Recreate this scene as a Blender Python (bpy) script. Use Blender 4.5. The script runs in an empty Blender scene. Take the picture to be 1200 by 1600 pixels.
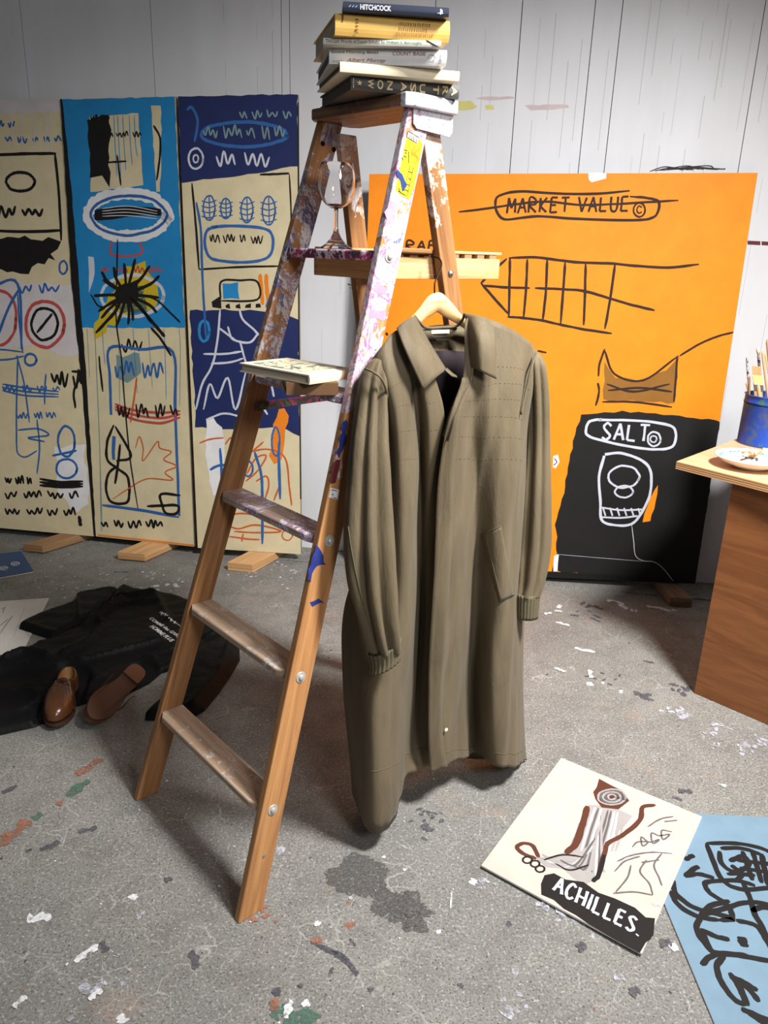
import bpy, bmesh, math, random
from mathutils import Vector as V, Matrix
from mathutils.geometry import delaunay_2d_cdt, tessellate_polygon
from mathutils import noise as MN
random.seed(7)
scene = bpy.context.scene
COL = scene.collection

# ------------------------------------------------------------------ camera, light, exposure
F_PX, EYE = 1200.0, 1.5
_up = V((115.0, 3540.0, F_PX)).normalized()
_fw = V((0, 0, -1)); _fw = (_fw - _up * _fw.dot(_up)).normalized()
_rt = _fw.cross(_up)
RW = Matrix((_rt, _fw, _up))                     # camera axes -> world axes
CAM = V((0, 0, EYE))
cd = bpy.data.cameras.new('camera'); cam = bpy.data.objects.new('camera', cd); COL.objects.link(cam)
cam.matrix_world = Matrix.Translation(CAM) @ RW.to_4x4()
cd.sensor_fit = 'VERTICAL'; cd.sensor_height = 36.0; cd.lens = 36.0 * F_PX / 1600.0
cd.clip_start = 0.05
scene.camera = cam
scene.view_settings.view_transform = 'Standard'; scene.view_settings.look = 'None'
scene.view_settings.gamma = 1.0; scene.view_settings.use_curve_mapping = False
scene.view_settings.exposure = 0.0

wd = bpy.data.worlds.new('studio_air'); scene.world = wd; wd.use_nodes = True
wd.node_tree.nodes['Background'].inputs[0].default_value = (0.95, 0.97, 1.0, 1)
wd.node_tree.nodes['Background'].inputs[1].default_value = 0.105

def area(name, loc, target, size, power, col=(1, 1, 1), spread=180):
    l = bpy.data.lights.new(name, 'AREA'); l.shape = 'DISK'; l.size = size; l.energy = power; l.color = col
    l.spread = math.radians(spread)
    o = bpy.data.objects.new(name, l); COL.objects.link(o); o.location = loc
    o.rotation_euler = (V(target) - V(loc)).to_track_quat('-Z', 'Y').to_euler()
    return o
area('ceiling_lamp', (1.4, 0.95, 3.2), (0.4, 2.6, 0.0), 0.55, 84, (1.0, 0.99, 0.975), 97)
area('front_fill', (1.3, -0.7, 2.5), (0.0, 3.0, 0.4), 0.7, 13, (1.0, 0.99, 0.98), 95)  # added fill, no such lamp seen; brightens the screen and back wall

# ------------------------------------------------------------------ pixel helpers (photo is 1200 x 1600)
def ray(u, v): return RW @ V(((u - 600) / F_PX, (800 - v) / F_PX, -1.0))
def fl(u, v, z=0.0):
    d = ray(u, v); return CAM + d * ((z - EYE) / d.z)
def on(u, v, p0, n):
    d = ray(u, v); return CAM + d * ((V(p0) - CAM).dot(n) / d.dot(n))

# ------------------------------------------------------------------ materials
def srgb(r, g, b):
    f = lambda c: (c / 255 / 12.92) if c / 255 <= 0.04045 else ((c / 255 + 0.055) / 1.055) ** 2.4
    return (f(r), f(g), f(b), 1)
class NT:
    def __init__(s, name):
        s.m = bpy.data.materials.new(name); s.m.use_nodes = True; s.t = s.m.node_tree; s.n = s.t.nodes
        s.p = s.n['Principled BSDF']; s.k = {}
    def node(s, typ, **kw):
        x = s.n.new(typ)
        for a, b in kw.items(): setattr(x, a, b)
        return x
    def link(s, a, b): s.t.links.new(a, b)
    def coord(s, out='Object', scale=(1, 1, 1)):
        key = (out, tuple(scale))
        if key in s.k: return s.k[key]
        c = s.node('ShaderNodeTexCoord'); m = s.node('ShaderNodeMapping'); m.inputs['Scale'].default_value = scale
        s.link(c.outputs[out], m.inputs[0]); s.k[key] = m.outputs[0]; return m.outputs[0]
    def noise(s, vec, scale, detail=4, rough=0.55, dist=0.0):
        x = s.node('ShaderNodeTexNoise'); x.inputs['Scale'].default_value = scale; x.inputs['Detail'].default_value = detail
        x.inputs['Roughness'].default_value = rough; x.inputs['Distortion'].default_value = dist; s.link(vec, x.inputs['Vector'])
        return x.outputs['Fac']
    def ramp(s, fac, stops, interp='LINEAR'):
        r = s.node('ShaderNodeValToRGB'); r.color_ramp.interpolation = interp; e = r.color_ramp.elements
        while len(e) < len(stops): e.new(0.5)
        for i, (p, c) in enumerate(stops):
            e[i].position = p; e[i].color = c if len(c) == 4 else (*c, 1)
        s.link(fac, r.inputs[0]); return r.outputs[0]
    def bw(s, fac, a, b): return s.ramp(fac, [(a, (0, 0, 0, 1)), (b, (1, 1, 1, 1))])
    def mix(s, fac, a, b, mode='MIX'):
        x = s.node('ShaderNodeMix', data_type='RGBA', blend_type=mode)
        for inp, val in ((x.inputs[0], fac), (x.inputs[6], a), (x.inputs[7], b)):
            if isinstance(val, bpy.types.NodeSocket): s.link(val, inp)
            else: inp.default_value = val
        return x.outputs[2]
    def math(s, op, a, b=0.0):
        x = s.node('ShaderNodeMath', operation=op)
        for i, val in enumerate((a, b)):
            if isinstance(val, bpy.types.NodeSocket): s.link(val, x.inputs[i])
            else: x.inputs[i].default_value = val
        return x.outputs[0]
    def bump(s, h, strength=0.3, dist=0.002):
        b = s.node('ShaderNodeBump'); b.inputs['Strength'].default_value = strength; b.inputs['Distance'].default_value = dist
        s.link(h, b.inputs['Height']); s.link(b.outputs[0], s.p.inputs['Normal'])
    def done(s, color=None, rough=0.6, spec=0.5, **kw):
        if color is not None:
            if isinstance(color, bpy.types.NodeSocket): s.link(color, s.p.inputs['Base Color'])
            else: s.p.inputs['Base Color'].default_value = color
        if isinstance(rough, bpy.types.NodeSocket): s.link(rough, s.p.inputs['Roughness'])
        else: s.p.inputs['Roughness'].default_value = rough
        s.p.inputs['Specular IOR Level'].default_value = spec
        for a, b in kw.items(): s.p.inputs[a.replace('_', ' ')].default_value = b
        return s.m
def paint(name, c, rough=0.6, var=0.12, scale=9, spec=0.3):
    t = NT(name); c = srgb(*c); d = (c[0] * (1 - var), c[1] * (1 - var), c[2] * (1 - var), 1)
    n = t.noise(t.coord(), scale, 6, 0.65)
    return t.done(t.mix(t.bw(n, 0.35, 0.65), d, c), rough, spec)
def metal(name, c, rough=0.35):
    t = NT(name); n = t.noise(t.coord(), 60, 4)
    return t.done(t.mix(n, srgb(*c), srgb(*[x * 0.75 for x in c])), rough, Metallic=1.0)
def wood(name, light, dark, rough=0.5, along=2.0, across=38.0, paints=None, cover=0.0, zlo=0.0, zhi=1.0, covhi=None, pscale=16, chips=None):
    """grain runs along the first uv axis; optional old paint over it, denser between zlo and zhi"""
    t = NT(name); uv = t.coord('UV', (along, across, 1))
    g = t.noise(uv, 1.0, 5, 0.6, 1.2); fine = t.noise(t.coord('UV', (8, 320, 1)), 1.0, 3, 0.6)
    c = t.mix(t.bw(g, 0.3, 0.7), srgb(*dark), srgb(*light))
    c = t.mix(t.math('MULTIPLY', t.bw(fine, 0.5, 0.75), 0.3), c, srgb(*[x * 0.6 for x in dark]))
    r = rough
    if paints:
        o = t.coord()
        sep = t.node('ShaderNodeSeparateXYZ'); t.link(o, sep.inputs[0])
        mr = t.node('ShaderNodeMapRange'); t.link(sep.outputs[2], mr.inputs[0])
        mr.inputs[1].default_value = zlo; mr.inputs[2].default_value = zhi
        mr.inputs[3].default_value = cover; mr.inputs[4].default_value = covhi if covhi is not None else cover
        n = t.math('ADD', t.noise(o, pscale, 8, 0.72, 0.4), mr.outputs[0])
        mask = t.bw(n, 0.53, 0.56)
        cn = t.noise(o, pscale * 0.55, 7, 0.7, 1.4)
        st = [(0.30 + 0.42 * i / len(paints), srgb(*p)) for i, p in enumerate(paints)]
        pc = t.ramp(cn, st, 'CONSTANT')
        pc = t.mix(t.bw(t.noise(o, 170, 4, 0.7), 0.52, 0.7), pc, t.mix(0.55, pc, srgb(120, 105, 100)))
        c = t.mix(mask, c, pc); t.bump(n, 0.35, 0.003)
    return t.done(c, r, 0.35)

M = {}
def W_(name, *a, **k): M[name] = wood(name, *a, **k); return M[name]
PNT = [(212, 208, 208), (80, 86, 140), (196, 192, 196), (206, 146, 180), (214, 210, 206), (186, 176, 194), (196, 104, 150), (218, 214, 208), (208, 170, 130), (140, 60, 94), (206, 200, 204)]
W_('rail_wood_painted', (196, 144, 92), (156, 106, 64), 0.45, paints=PNT, cover=-0.30, zlo=0.75, zhi=1.25, covhi=0.12, pscale=15)
W_('rail_wood_splashed', (178, 128, 84), (122, 82, 50), 0.5, paints=[(150, 130, 120), (176, 168, 170), (110, 104, 140), (190, 186, 186), (150, 120, 130), (196, 190, 186), (84, 90, 140), (180, 170, 165), (170, 120, 140), (110, 70, 60)], cover=-0.30, zlo=0.6, zhi=1.25, covhi=0.05, pscale=11)
W_('rear_wood', (172, 124, 78), (116, 76, 44), 0.5, along=1.4, across=26, paints=[(225, 206, 190), (206, 170, 150), (230, 222, 220), (220, 196, 180)], cover=-.5, covhi=.12, zlo=1.25, zhi=1.7)
W_('tread_worn', (200, 176, 152), (158, 130, 106), 0.8, paints=[(214, 208, 200), (180, 165, 150), (205, 196, 190), (150, 130, 118)], cover=-0.02, covhi=-0.02, pscale=22)
W_('tread_pink', (200, 176, 160), (140, 110, 100), 0.55, paints=[(236, 230, 232), (210, 150, 180), (226, 218, 222), (170, 140, 170), (238, 232, 232), (180, 90, 130), (222, 214, 216)], cover=0.06, covhi=0.06, pscale=14)
W_('tread_magenta', (150, 90, 90), (110, 60, 70), 0.5, paints=[(150, 40, 90), (90, 30, 70), (210, 190, 200), (170, 50, 100), (70, 60, 80), (190, 120, 150)], cover=0.2, covhi=0.2, pscale=20)
W_('cap_wood', (150, 112, 84), (96, 66, 48), 0.5, paints=[(110, 84, 72), (150, 110, 110), (84, 70, 66), (170, 150, 150)], cover=-0.03, covhi=-0.03, pscale=16)
W_('pine', (222, 178, 128), (182, 134, 86), 0.55, along=2, across=60)
W_('pine_dull', (168, 130, 92), (130, 96, 66), 0.6, along=2, across=60)
W_('grey_timber', (150, 128, 104), (110, 90, 70), 0.7)
W_('hanger_wood', (236, 196, 142), (220, 174, 118), 0.35, along=3, across=45)
W_('ply_face', (140, 88, 50), (106, 62, 32), 0.5, along=2.4, across=16)
W_('ply_top', (218, 176, 138), (202, 156, 116), 0.5, along=2, across=12)
W_('ply_edge', (150, 108, 70), (124, 86, 54), 0.6)
W_('brush_wood', (214, 180, 130), (186, 146, 98), 0.45)
t = NT('white_painted_metal'); o_ = t.coord(); n = t.noise(o_, 42, 8, 0.75, 0.6)
M['white_metal'] = t.done(t.ramp(n, [(0.0, srgb(60, 60, 110)), (0.38, srgb(110, 108, 140)), (0.43, srgb(170, 166, 186)), (0.46, srgb(216, 214, 220)), (0.55, srgb(226, 226, 228)), (0.6, srgb(196, 150, 180)), (0.64, srgb(150, 146, 160)), (0.68, srgb(222, 220, 226))]), 0.5)
M['steel'] = metal('steel', (205, 203, 200), 0.35)
t = NT('washer_steel'); M['washer'] = t.done(t.mix(t.noise(t.coord(), 300, 3), srgb(206, 204, 200), srgb(160, 156, 150)), 0.35, 0.6, Metallic=0.35)
M['dark_metal'] = metal('dark_metal', (46, 42, 40), 0.5)
M['spreader_metal'] = wood('spreader_metal', (110, 104, 90), (80, 76, 66), 0.5, paints=[(90, 110, 60), (70, 66, 60), (150, 60, 90), (110, 116, 84)], cover=0.2, covhi=0.2, pscale=30)
for nm, c, r in [('cream', (219, 204, 166), .6), ('cream_light', (226, 214, 184), .6), ('sky_blue', (38, 136, 196), .55), ('navy', (34, 44, 92), .55),
                 ('orange', (248, 142, 18), .6), ('black', (26, 24, 23), .6), ('white', (232, 230, 230), .6), ('off_white', (214, 206, 206), .6),
                 ('line_blue', (50, 100, 165), .6), ('red', (190, 80, 72), .6), ('rust', (206, 96, 44), .6), ('bright_orange', (232, 130, 30), .6),
                 ('yellow', (206, 180, 40), .6), ('brown', (146, 98, 36), .7), ('line_white', (205, 208, 218), .6), ('dark_brown', (86, 48, 34), .6),
                 ('grey_smear', (158, 152, 150), .6), ('teal_grey', (120, 146, 150), .6), ('pale_pink', (198, 181, 170), .7), ('slate_blue', (114, 140, 158), .5),
                 ('pale_grey_line', (96, 92, 92), .6), ('panel_edge', (150, 136, 112), .7), ('black_edge', (20, 19, 18), .5), ('paper', (205, 200, 192), .7),
                 ('deep_blue', (22, 70, 120), .35), ('gold_text', (214, 190, 140), .5), ('green_text', (40, 140, 84), .5), ('dark_text', (60, 56, 52), .6),
                 ('red_text', (150, 96, 92), .6), ('navy_book', (40, 46, 62), .35), ('gold_book', (214, 172, 92), .4), ('jacket_white', (226, 224, 224), .35),
                 ('spine_grey', (74, 72, 70), .55), ('ivory', (240, 226, 196), .5), ('brown_book', (104, 74, 48), .6), ('book_dark', (88, 80, 72), .7),
                 ('ceramic', (234, 232, 226), .2), ('ceramic_blue', (150, 180, 196), .25), ('ash', (190, 188, 186), .9), ('tobacco', (206, 146, 90), .8), ('cig_white', (235, 230, 224), .8),
                 ('bristle', (236, 196, 130), .7), ('sticker_yellow', (246, 232, 40), .4), ('sticker_white', (226, 226, 226), .5), ('blue_paint_text', (40, 60, 120), .5),
                 ('rail_red', (96, 40, 44), .5), ('mark_yellow', (214, 206, 130), .7), ('mark_pink', (208, 190, 190), .7), ('wall_gap', (60, 58, 56), .9),
                 ('shoe_sole', (76, 51, 36), .65), ('shoe_heel', (96, 62, 44), .65), ('lace', (70, 44, 30), .6), ('insole', (176, 130, 84), .6), ('print_white', (225, 225, 225), .5)]:
    M[nm] = paint(nm, c, r)
for nm, c1, c2, k0, k1 in (('stain_terracotta', (158, 104, 82), (130, 92, 76), .38, .56), ('stain_green', (72, 104, 88), (90, 108, 96), .36, .54), ('stain_white', (214, 214, 216), (190, 190, 190), .34, .48),
                           ('stain_pale', (166, 163, 156), (150, 147, 140), .42, .6), ('stain_lilac', (182, 182, 192), (160, 158, 164), .40, .56), ('stain_black', (78, 75, 74), (104, 101, 97), .36, .54), ('stain_dark', (76, 74, 80), (98, 95, 97), .36, .52)):
    t = NT(nm); o_ = t.coord(); n = t.noise(o_, 160, 4, 0.7); M[nm] = t.done(t.mix(t.bw(n, 0.45, 0.62), srgb(*c1), srgb(*c2)), 0.8, 0.2)
    t.link(t.bw(t.noise(o_, 70, 6, 0.75), k0, k1), t.p.inputs['Alpha'])     # worn, broken paint film
# page block: fine lines
t = NT('page_block'); z = t.noise(t.coord('Object', (3, 3, 700)), 1.0, 2)
M['pages'] = t.done(t.mix(t.bw(z, 0.35, 0.65), srgb(150, 138, 122), srgb(210, 198, 178)), 0.8)
# concrete floor
t = NT('concrete'); o_ = t.coord()
big = t.noise(o_, 1.3, 6, 0.6); mid = t.noise(o_, 9, 6, 0.7); fine = t.noise(o_, 190, 3, 0.6); agg = t.noise(o_, 135, 3, 0.65)
c = t.mix(t.bw(big, 0.3, 0.7), srgb(116, 115, 112), srgb(140, 138, 132))
c = t.mix(t.math('MULTIPLY', t.bw(mid, 0.45, 0.68), 0.55), c, srgb(92, 89, 85))
c = t.mix(t.math('MULTIPLY', t.bw(fine, 0.50, 0.64), 0.85), c, srgb(86, 84, 80))
c = t.mix(t.math('MULTIPLY', t.bw(agg, 0.56, 0.66), 0.65), c, srgb(182, 178, 169))
agg2 = t.noise(t.coord('Object', (1, 1, 1.01)), 150, 2, 0.5)
c = t.mix(t.math('MULTIPLY', t.bw(agg2, 0.64, 0.69), 0.85), c, srgb(52, 50, 48))
vo = t.node('ShaderNodeTexVoronoi', feature='DISTANCE_TO_EDGE'); vo.inputs['Scale'].default_value = 13
wob = t.node('ShaderNodeMix', data_type='VECTOR'); wob.inputs[0].default_value = 0.06
nz = t.node('ShaderNodeTexNoise'); nz.inputs['Scale'].default_value = 14; t.link(o_, nz.inputs['Vector'])
t.link(o_, wob.inputs[4]); t.link(nz.outputs['Color'], wob.inputs[5]); t.link(wob.outputs[1], vo.inputs['Vector'])
crack = t.ramp(vo.outputs['Distance'], [(0.0, (1, 1, 1, 1)), (0.028, (0, 0, 0, 1))])
crack = t.math('MULTIPLY', crack, t.math('MULTIPLY', t.bw(t.noise(o_, 5, 5, 0.7), 0.47, 0.62), 0.38))
c = t.mix(crack, c, srgb(206, 202, 194))
tint = t.noise(o_, 3.1, 5, 0.7)
c = t.mix(t.math('MULTIPLY', t.bw(tint, 0.58, 0.75), 0.35), c, srgb(166, 128, 104))
t.bump(fine, 0.25, 0.002)
M['concrete'] = t.done(c, t.ramp(mid, [(0.3, (0.45,) * 3), (0.7, (0.7,) * 3)]), 0.4)
# wall paint
t = NT('wall_white_boards'); o_ = t.coord('Object', (1, 1, 0.25)); n = t.noise(o_, 6, 6, 0.6)
M['wall'] = t.done(t.mix(t.bw(n, 0.3, 0.7), srgb(212, 212, 214), srgb(222, 222, 226)), 0.5, 0.3)
# coat cloth: warp/weft sheen olive gabardine
t = NT('olive_gabardine'); o_ = t.coord()
wr = t.noise(t.coord('Object', (1, 1, 0.22)), 22, 5, 0.6, 0.5); tw = t.noise(o_, 700, 2)
c = t.mix(t.bw(wr, 0.3, 0.7), srgb(88, 77, 58), srgb(106, 93, 71)); c = t.mix(t.math('MULTIPLY', tw, 0.3), c, srgb(78, 69, 52))
t.bump(wr, 0.35, 0.012)
M['coat'] = t.done(c, 0.66, 0.25, Sheen_Weight=0.06, Sheen_Roughness=0.5)
t = NT('olive_rib_knit'); n = t.noise(t.coord(), 200, 2)
M['rib'] = t.done(t.mix(n, srgb(104, 96, 74), srgb(84, 78, 60)), 0.85, 0.2)
M['lining'] = paint('lining', (62, 54, 58), 0.4)
t = NT('black_coated_cloth'); n = t.noise(t.coord(), 14, 5, 0.6); t.bump(n, 0.12, 0.006)
M['black_cloth'] = t.done(t.mix(n, srgb(20, 20, 20), srgb(28, 28, 28)), 0.42, 0.045)
t = NT('brown_leather'); n = t.noise(t.coord(), 30, 5); t.bump(t.noise(t.coord(), 260, 3), 0.15, 0.001)
M['leather'] = t.done(t.mix(n, srgb(80, 47, 25), srgb(106, 65, 36)), 0.22, 0.6)
t = NT('blue_can_paint'); o_ = t.coord(); n = t.noise(o_, 11, 7, 0.65, 0.8)
M['can'] = t.done(t.ramp(n, [(0.3, srgb(96, 92, 96)), (0.4, srgb(60, 84, 140)), (0.47, srgb(30, 72, 170)), (0.56, srgb(34, 76, 176)), (0.6, srgb(60, 104, 96)), (0.66, srgb(70, 110, 90)), (0.7, srgb(36, 70, 160))]), 0.4)
t = NT('paint_spattered_handle'); n = t.noise(t.coord(), 90, 5, 0.7)
M['spatter'] = t.done(t.ramp(n, [(0.4, srgb(54, 50, 50)), (0.5, srgb(210, 204, 198)), (0.56, srgb(90, 84, 82)), (0.62, srgb(226, 220, 214))], 'CONSTANT'), 0.5)
t = NT('clear_glass'); M['glass'] = t.done((0.97, 0.95, 0.95, 1), 0.0, 0.5, Transmission_Weight=1.0, IOR=1.45)
t = NT('wine_dregs'); M['dregs'] = t.done(srgb(120, 74, 52), 0.2)
t = NT('old_cover'); o_ = t.coord(); n = t.noise(o_, 16, 6, 0.7, 1.5)
M['old_cover'] = t.done(t.ramp(n, [(0.38, srgb(84, 92, 84)), (0.46, srgb(110, 122, 112)), (0.49, srgb(206, 190, 156)), (0.56, srgb(222, 206, 174)), (0.59, srgb(132, 134, 122))]), 0.6)

# ------------------------------------------------------------------ mesh builder
class MB:
    def __init__(s): s.v = []; s.f = []; s.m = []
    def add(s, p): s.v.append(V(p)); return len(s.v) - 1
    def face(s, idx, m=0): s.f.append(tuple(idx)); s.m.append(m)
    def poly(s, pts, m=0): s.face([s.add(p) for p in pts], m)
    def hexa(s, c, m=0, mats=None):
        """c: 4 corners of one end ring (a b c d), then the other ring"""
        i = [s.add(p) for p in c]
        q = [(0, 3, 2, 1), (4, 5, 6, 7), (0, 1, 5, 4), (1, 2, 6, 5), (2, 3, 7, 6), (3, 0, 4, 7)]
        for k, fc in enumerate(q): s.face([i[j] for j in fc], mats[k] if mats else m)
    def box(s, ctr, ax, ay, az, m=0, mats=None):
        """half-extent vectors ax ay az; mats: -z +z -y +x +y -x"""
        c = V(ctr); ax, ay, az = V(ax), V(ay), V(az)
        s.hexa([c - ax - ay - az, c + ax - ay - az, c + ax + ay - az, c - ax + ay - az,
                c - ax - ay + az, c + ax - ay + az, c + ax + ay + az, c - ax + ay + az], m, mats)
    def grid(s, rows, m=0, close_u=False, close_v=False):
        b = len(s.v); nr, nc = len(rows), len(rows[0])
        for r in rows:
            for p in r: s.add(p)
        for i in range(nr if close_v else nr - 1):
            for j in range(nc if close_u else nc - 1):
                a = b + i * nc + j; a2 = b + i * nc + (j + 1) % nc; d = b + ((i + 1) % nr) * nc + j; d2 = b + ((i + 1) % nr) * nc + (j + 1) % nc
                s.face((a, a2, d2, d), m)
        return b
    def tube(s, pts, rad, m=0, seg=10, caps=True):
        pts = [V(p) for p in pts]; rads = rad if isinstance(rad, (list, tuple)) else [rad] * len(pts)
        rows = []; prev = None
        for i, p in enumerate(pts):
            tg = (pts[min(i + 1, len(pts) - 1)] - pts[max(i - 1, 0)]).normalized()
            x = prev - tg * prev.dot(tg) if prev else (V((0, 0, 1)).cross(tg) if abs(tg.z) < .95 else V((1, 0, 0)).cross(tg))
            x.normalize(); prev = x; y = tg.cross(x)
            rows.append([p + (x * math.cos(2 * math.pi * k / seg) + y * math.sin(2 * math.pi * k / seg)) * rads[i] for k in range(seg)])
        b = s.grid(rows, m, close_u=True)
        if caps:
            s.face([b + k for k in range(seg)][::-1], m); s.face([b + (len(pts) - 1) * seg + k for k in range(seg)], m)
    def lathe(s, base, prof, m=0, seg=40, axis=None, caps=False):
        base = V(base); az = V(axis or (0, 0, 1)).normalized(); ax = (V((1, 0, 0)) if abs(az.x) < .9 else V((0, 1, 0))).cross(az).normalized(); ay = az.cross(ax)
        rows = [[base + az * h + (ax * math.cos(2 * math.pi * k / seg) + ay * math.sin(2 * math.pi * k / seg)) * r for k in range(seg)] for r, h in prof]
        b = s.grid(rows, m, close_u=True)
        if caps:
            s.face([b + k for k in range(seg)][::-1], m); s.face([b + (len(prof) - 1) * seg + k for k in range(seg)], m)
    def build(s, name, mats, parent=None, smooth=False, bevel=0, L=None, solid=0, sub=0, recalc=True, base=None, closed=False):
        mats = mats if isinstance(mats, (list, tuple)) else [mats]
        off = V(base) if base is not None else (world_loc(parent) if parent else V((0, 0, 0)))
        me = bpy.data.meshes.new(name)
        me.from_pydata([tuple(p - off) for p in s.v], [], s.f)
        for x in mats: me.materials.append(x)
        me.polygons.foreach_set('material_index', s.m)
        if recalc:
            bm = bmesh.new(); bm.from_mesh(me); bmesh.ops.recalc_face_normals(bm, faces=bm.faces)
            if closed and bm.calc_volume(signed=True) < 0: bmesh.ops.reverse_faces(bm, faces=bm.faces)
            bm.to_mesh(me); bm.free()
        if L is not None:
            L = V(L).normalized(); A = (V((0, 0, 1)) if abs(L.z) < .9 else V((1, 0, 0))).cross(L).normalized(); B = L.cross(A)
            ro = V((random.random() * 9, random.random() * 9)); uvl = me.uv_layers.new(name='UVMap')
            for pl in me.polygons:
                n = pl.normal
                for li in pl.loop_indices:
                    p = me.vertices[me.loops[li].vertex_index].co
                    if abs(n.dot(L)) > .8: uv = (p.dot(A) * .25, p.dot(B))
                    else:
                        q = n.cross(L).normalized(); uv = (p.dot(L), p.dot(q))
                    uvl.data[li].uv = (uv[0] + ro.x, uv[1] + ro.y)
        if smooth: me.polygons.foreach_set('use_smooth', [True] * len(me.polygons))
        ob = bpy.data.objects.new(name, me); COL.objects.link(ob)
        if parent: ob.parent = parent
        elif base is not None: ob.location = base
        if solid:
            md = ob.modifiers.new('thick', 'SOLIDIFY'); md.thickness = solid; md.offset = 0
        if bevel:
            md = ob.modifiers.new('edge', 'BEVEL'); md.width = bevel; md.segments = 2; md.limit_method = 'ANGLE'; md.angle_limit = math.radians(40)
        if sub:
            md = ob.modifiers.new('sub', 'SUBSURF'); md.levels = sub; md.render_levels = sub
        return ob
def world_loc(o):
    p = V((0, 0, 0))
    while o: p += V(o.location); o = o.parent
    return p
def tag(o, label, cat, group=None):
    o['label'] = label; o['category'] = cat
    if group: o['group'] = group
    return o
def thing(name, label, cat, loc, group=None):
    o = bpy.data.objects.new(name, None); o.empty_display_size = 0.05; COL.objects.link(o); o.location = loc
    return tag(o, label, cat, group)
def structure(o): o['kind'] = 'structure'; return o

def crom(p, n):
    """Catmull-Rom through points (tuples/vectors) -> n samples per span"""
    p = [V(x) for x in p]; out = []
    for i in range(len(p) - 1):
        a = p[i - 1] if i else p[0] * 2 - p[1]; b, c = p[i], p[i + 1]; d = p[i + 2] if i + 2 < len(p) else p[-1] * 2 - p[-2]
        for k in range(n):
            t = k / n
            out.append(0.5 * ((2 * b) + (c - a) * t + (2 * a - 5 * b + 4 * c - d) * t * t + (3 * b - a - 3 * c + d) * t ** 3))
    out.append(p[-1]); return out

class Plane:
    def __init__(s, o, ex, ey):
        s.o = V(o); s.ex = V(ex).normalized(); n = s.ex.cross(V(ey)).normalized(); s.ey = n.cross(s.ex).normalized()
        s.n = n if n.dot(CAM - s.o) > 0 else -n
    def px(s, u, v, h=0.0): return on(u, v, s.o, s.n) + s.n * h
    def xy(s, x, y, h=0.0): return s.o + s.ex * x + s.ey * y + s.n * h
LAY = 0.0004
_st = [0]
def ribbon(mb, pl, pts, w, m, layer=1, rag=0.12, span=6, taper=True):
    """painted stroke lying on a plane; pts are photo pixels"""
    _st[0] = (_st[0] + 1) % 14; layer = layer + _st[0] * .055
    P = [pl.px(*q) for q in pts]; P = crom(P, span) if len(P) > 2 else [P[0].lerp(P[1], k / (span * 2)) for k in range(span * 2 + 1)]
    b = len(mb.v); N = len(P); sd = random.random() * 99
    for i, p in enumerate(P):
        t = (P[min(i + 1, N - 1)] - P[max(i - 1, 0)]).normalized(); s = pl.n.cross(t)
        k = 1.0 if not taper else min(1, 0.55 + 1.2 * min(i, N - 1 - i) / max(3, N * .12))
        a = w / 2 * k
        mb.add(p + s * a * (1 + rag * 2.6 * MN.noise(V((i * .45, sd, 0)))) + pl.n * LAY * layer)
        mb.add(p - s * a * (1 + rag * 2.6 * MN.noise(V((i * .45, sd, 5)))) + pl.n * LAY * layer)
    for i in range(N - 1): mb.face((b + 2 * i, b + 2 * i + 1, b + 2 * i + 3, b + 2 * i + 2), m)
def patch(mb, pl, pts, m, layer=1, rag=0.0, step=0.03):
    """filled painted area, ragged rim; pts are photo pixels"""
    P = [pl.px(*q) for q in pts]; out = []
    for i, p in enumerate(P):
        q = P[(i + 1) % len(P)]; n = max(1, int((q - p).length / step)) if rag else 1
        for k in range(n):
            x = p.lerp(q, k / n)
            if rag: x = x + (q - p).normalized().cross(pl.n) * random.uniform(-rag, rag)
            out.append(x)
    tri = tessellate_polygon([out]); b = len(mb.v)
    for x in out: mb.add(x + pl.n * LAY * layer)
    for a in tri: mb.face([b + k for k in a], m)
def blob(mb, pl, c, r, m, layer=1, rag=0.25, seg=18, ang=0.0, squash=1.0):
    """irregular spot; c in plane world coords"""
    b = len(mb.v); ph = random.random() * 9
    ca, sa = math.cos(ang), math.sin(ang)
    for k in range(seg):
        t = 2 * math.pi * k / seg; rr = r * (1 + rag * (MN.noise(V((math.cos(t) * 1.7 + ph, math.sin(t) * 1.7, ph))) * 1.3 + random.uniform(-.35, .35)))
        x, y = math.cos(t) * rr, math.sin(t) * rr * squash
        mb.add(c + pl.ex * (x * ca - y * sa) + pl.ey * (x * sa + y * ca) + pl.n * LAY * layer)
    mb.face([b + k for k in range(seg)], m)
FONT = {'M': [[(0, 0), (.1, 1), (.5, .3), (.9, 1), (1, 0)]], 'A': [[(0, 0), (.5, 1), (1, 0)], [(.2, .38), (.85, .38)]], 'R': [[(0, 0), (.05, 1), (.75, .9), (.8, .6), (.05, .48), (.95, 0)]],
        'K': [[(.05, 0), (.05, 1)], [(.85, 1), (.08, .45), (.9, 0)]], 'E': [[(.85, 1), (.08, 1), (.05, 0), (.9, .02)], [(.06, .52), (.7, .52)]], 'T': [[(0, 1), (1, 1)], [(.5, 1), (.5, 0)]],
        'V': [[(0, 1), (.5, 0), (1, 1)]], 'L': [[(.1, 1), (.08, 0), (.9, .02)]], 'U': [[(.05, 1), (.1, .2), (.45, 0), (.85, .2), (.9, 1)]], 'S': [[(.9, .85), (.5, 1), (.12, .78), (.5, .5), (.88, .25), (.5, 0), (.05, .15)]],
        'C': [[(.9, .85), (.5, 1), (.1, .6), (.15, .15), (.55, 0), (.95, .2)]], 'H': [[(.05, 1), (.05, 0)], [(.9, 1), (.9, 0)], [(.05, .5), (.9, .5)]], 'I': [[(.5, 1), (.5, 0)]], 'F': [[(.9, 1), (.1, 1), (.08, 0)], [(.08, .52), (.7, .52)]],
        '.': [[(.4, .0), (.55, .06)]]}
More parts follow.
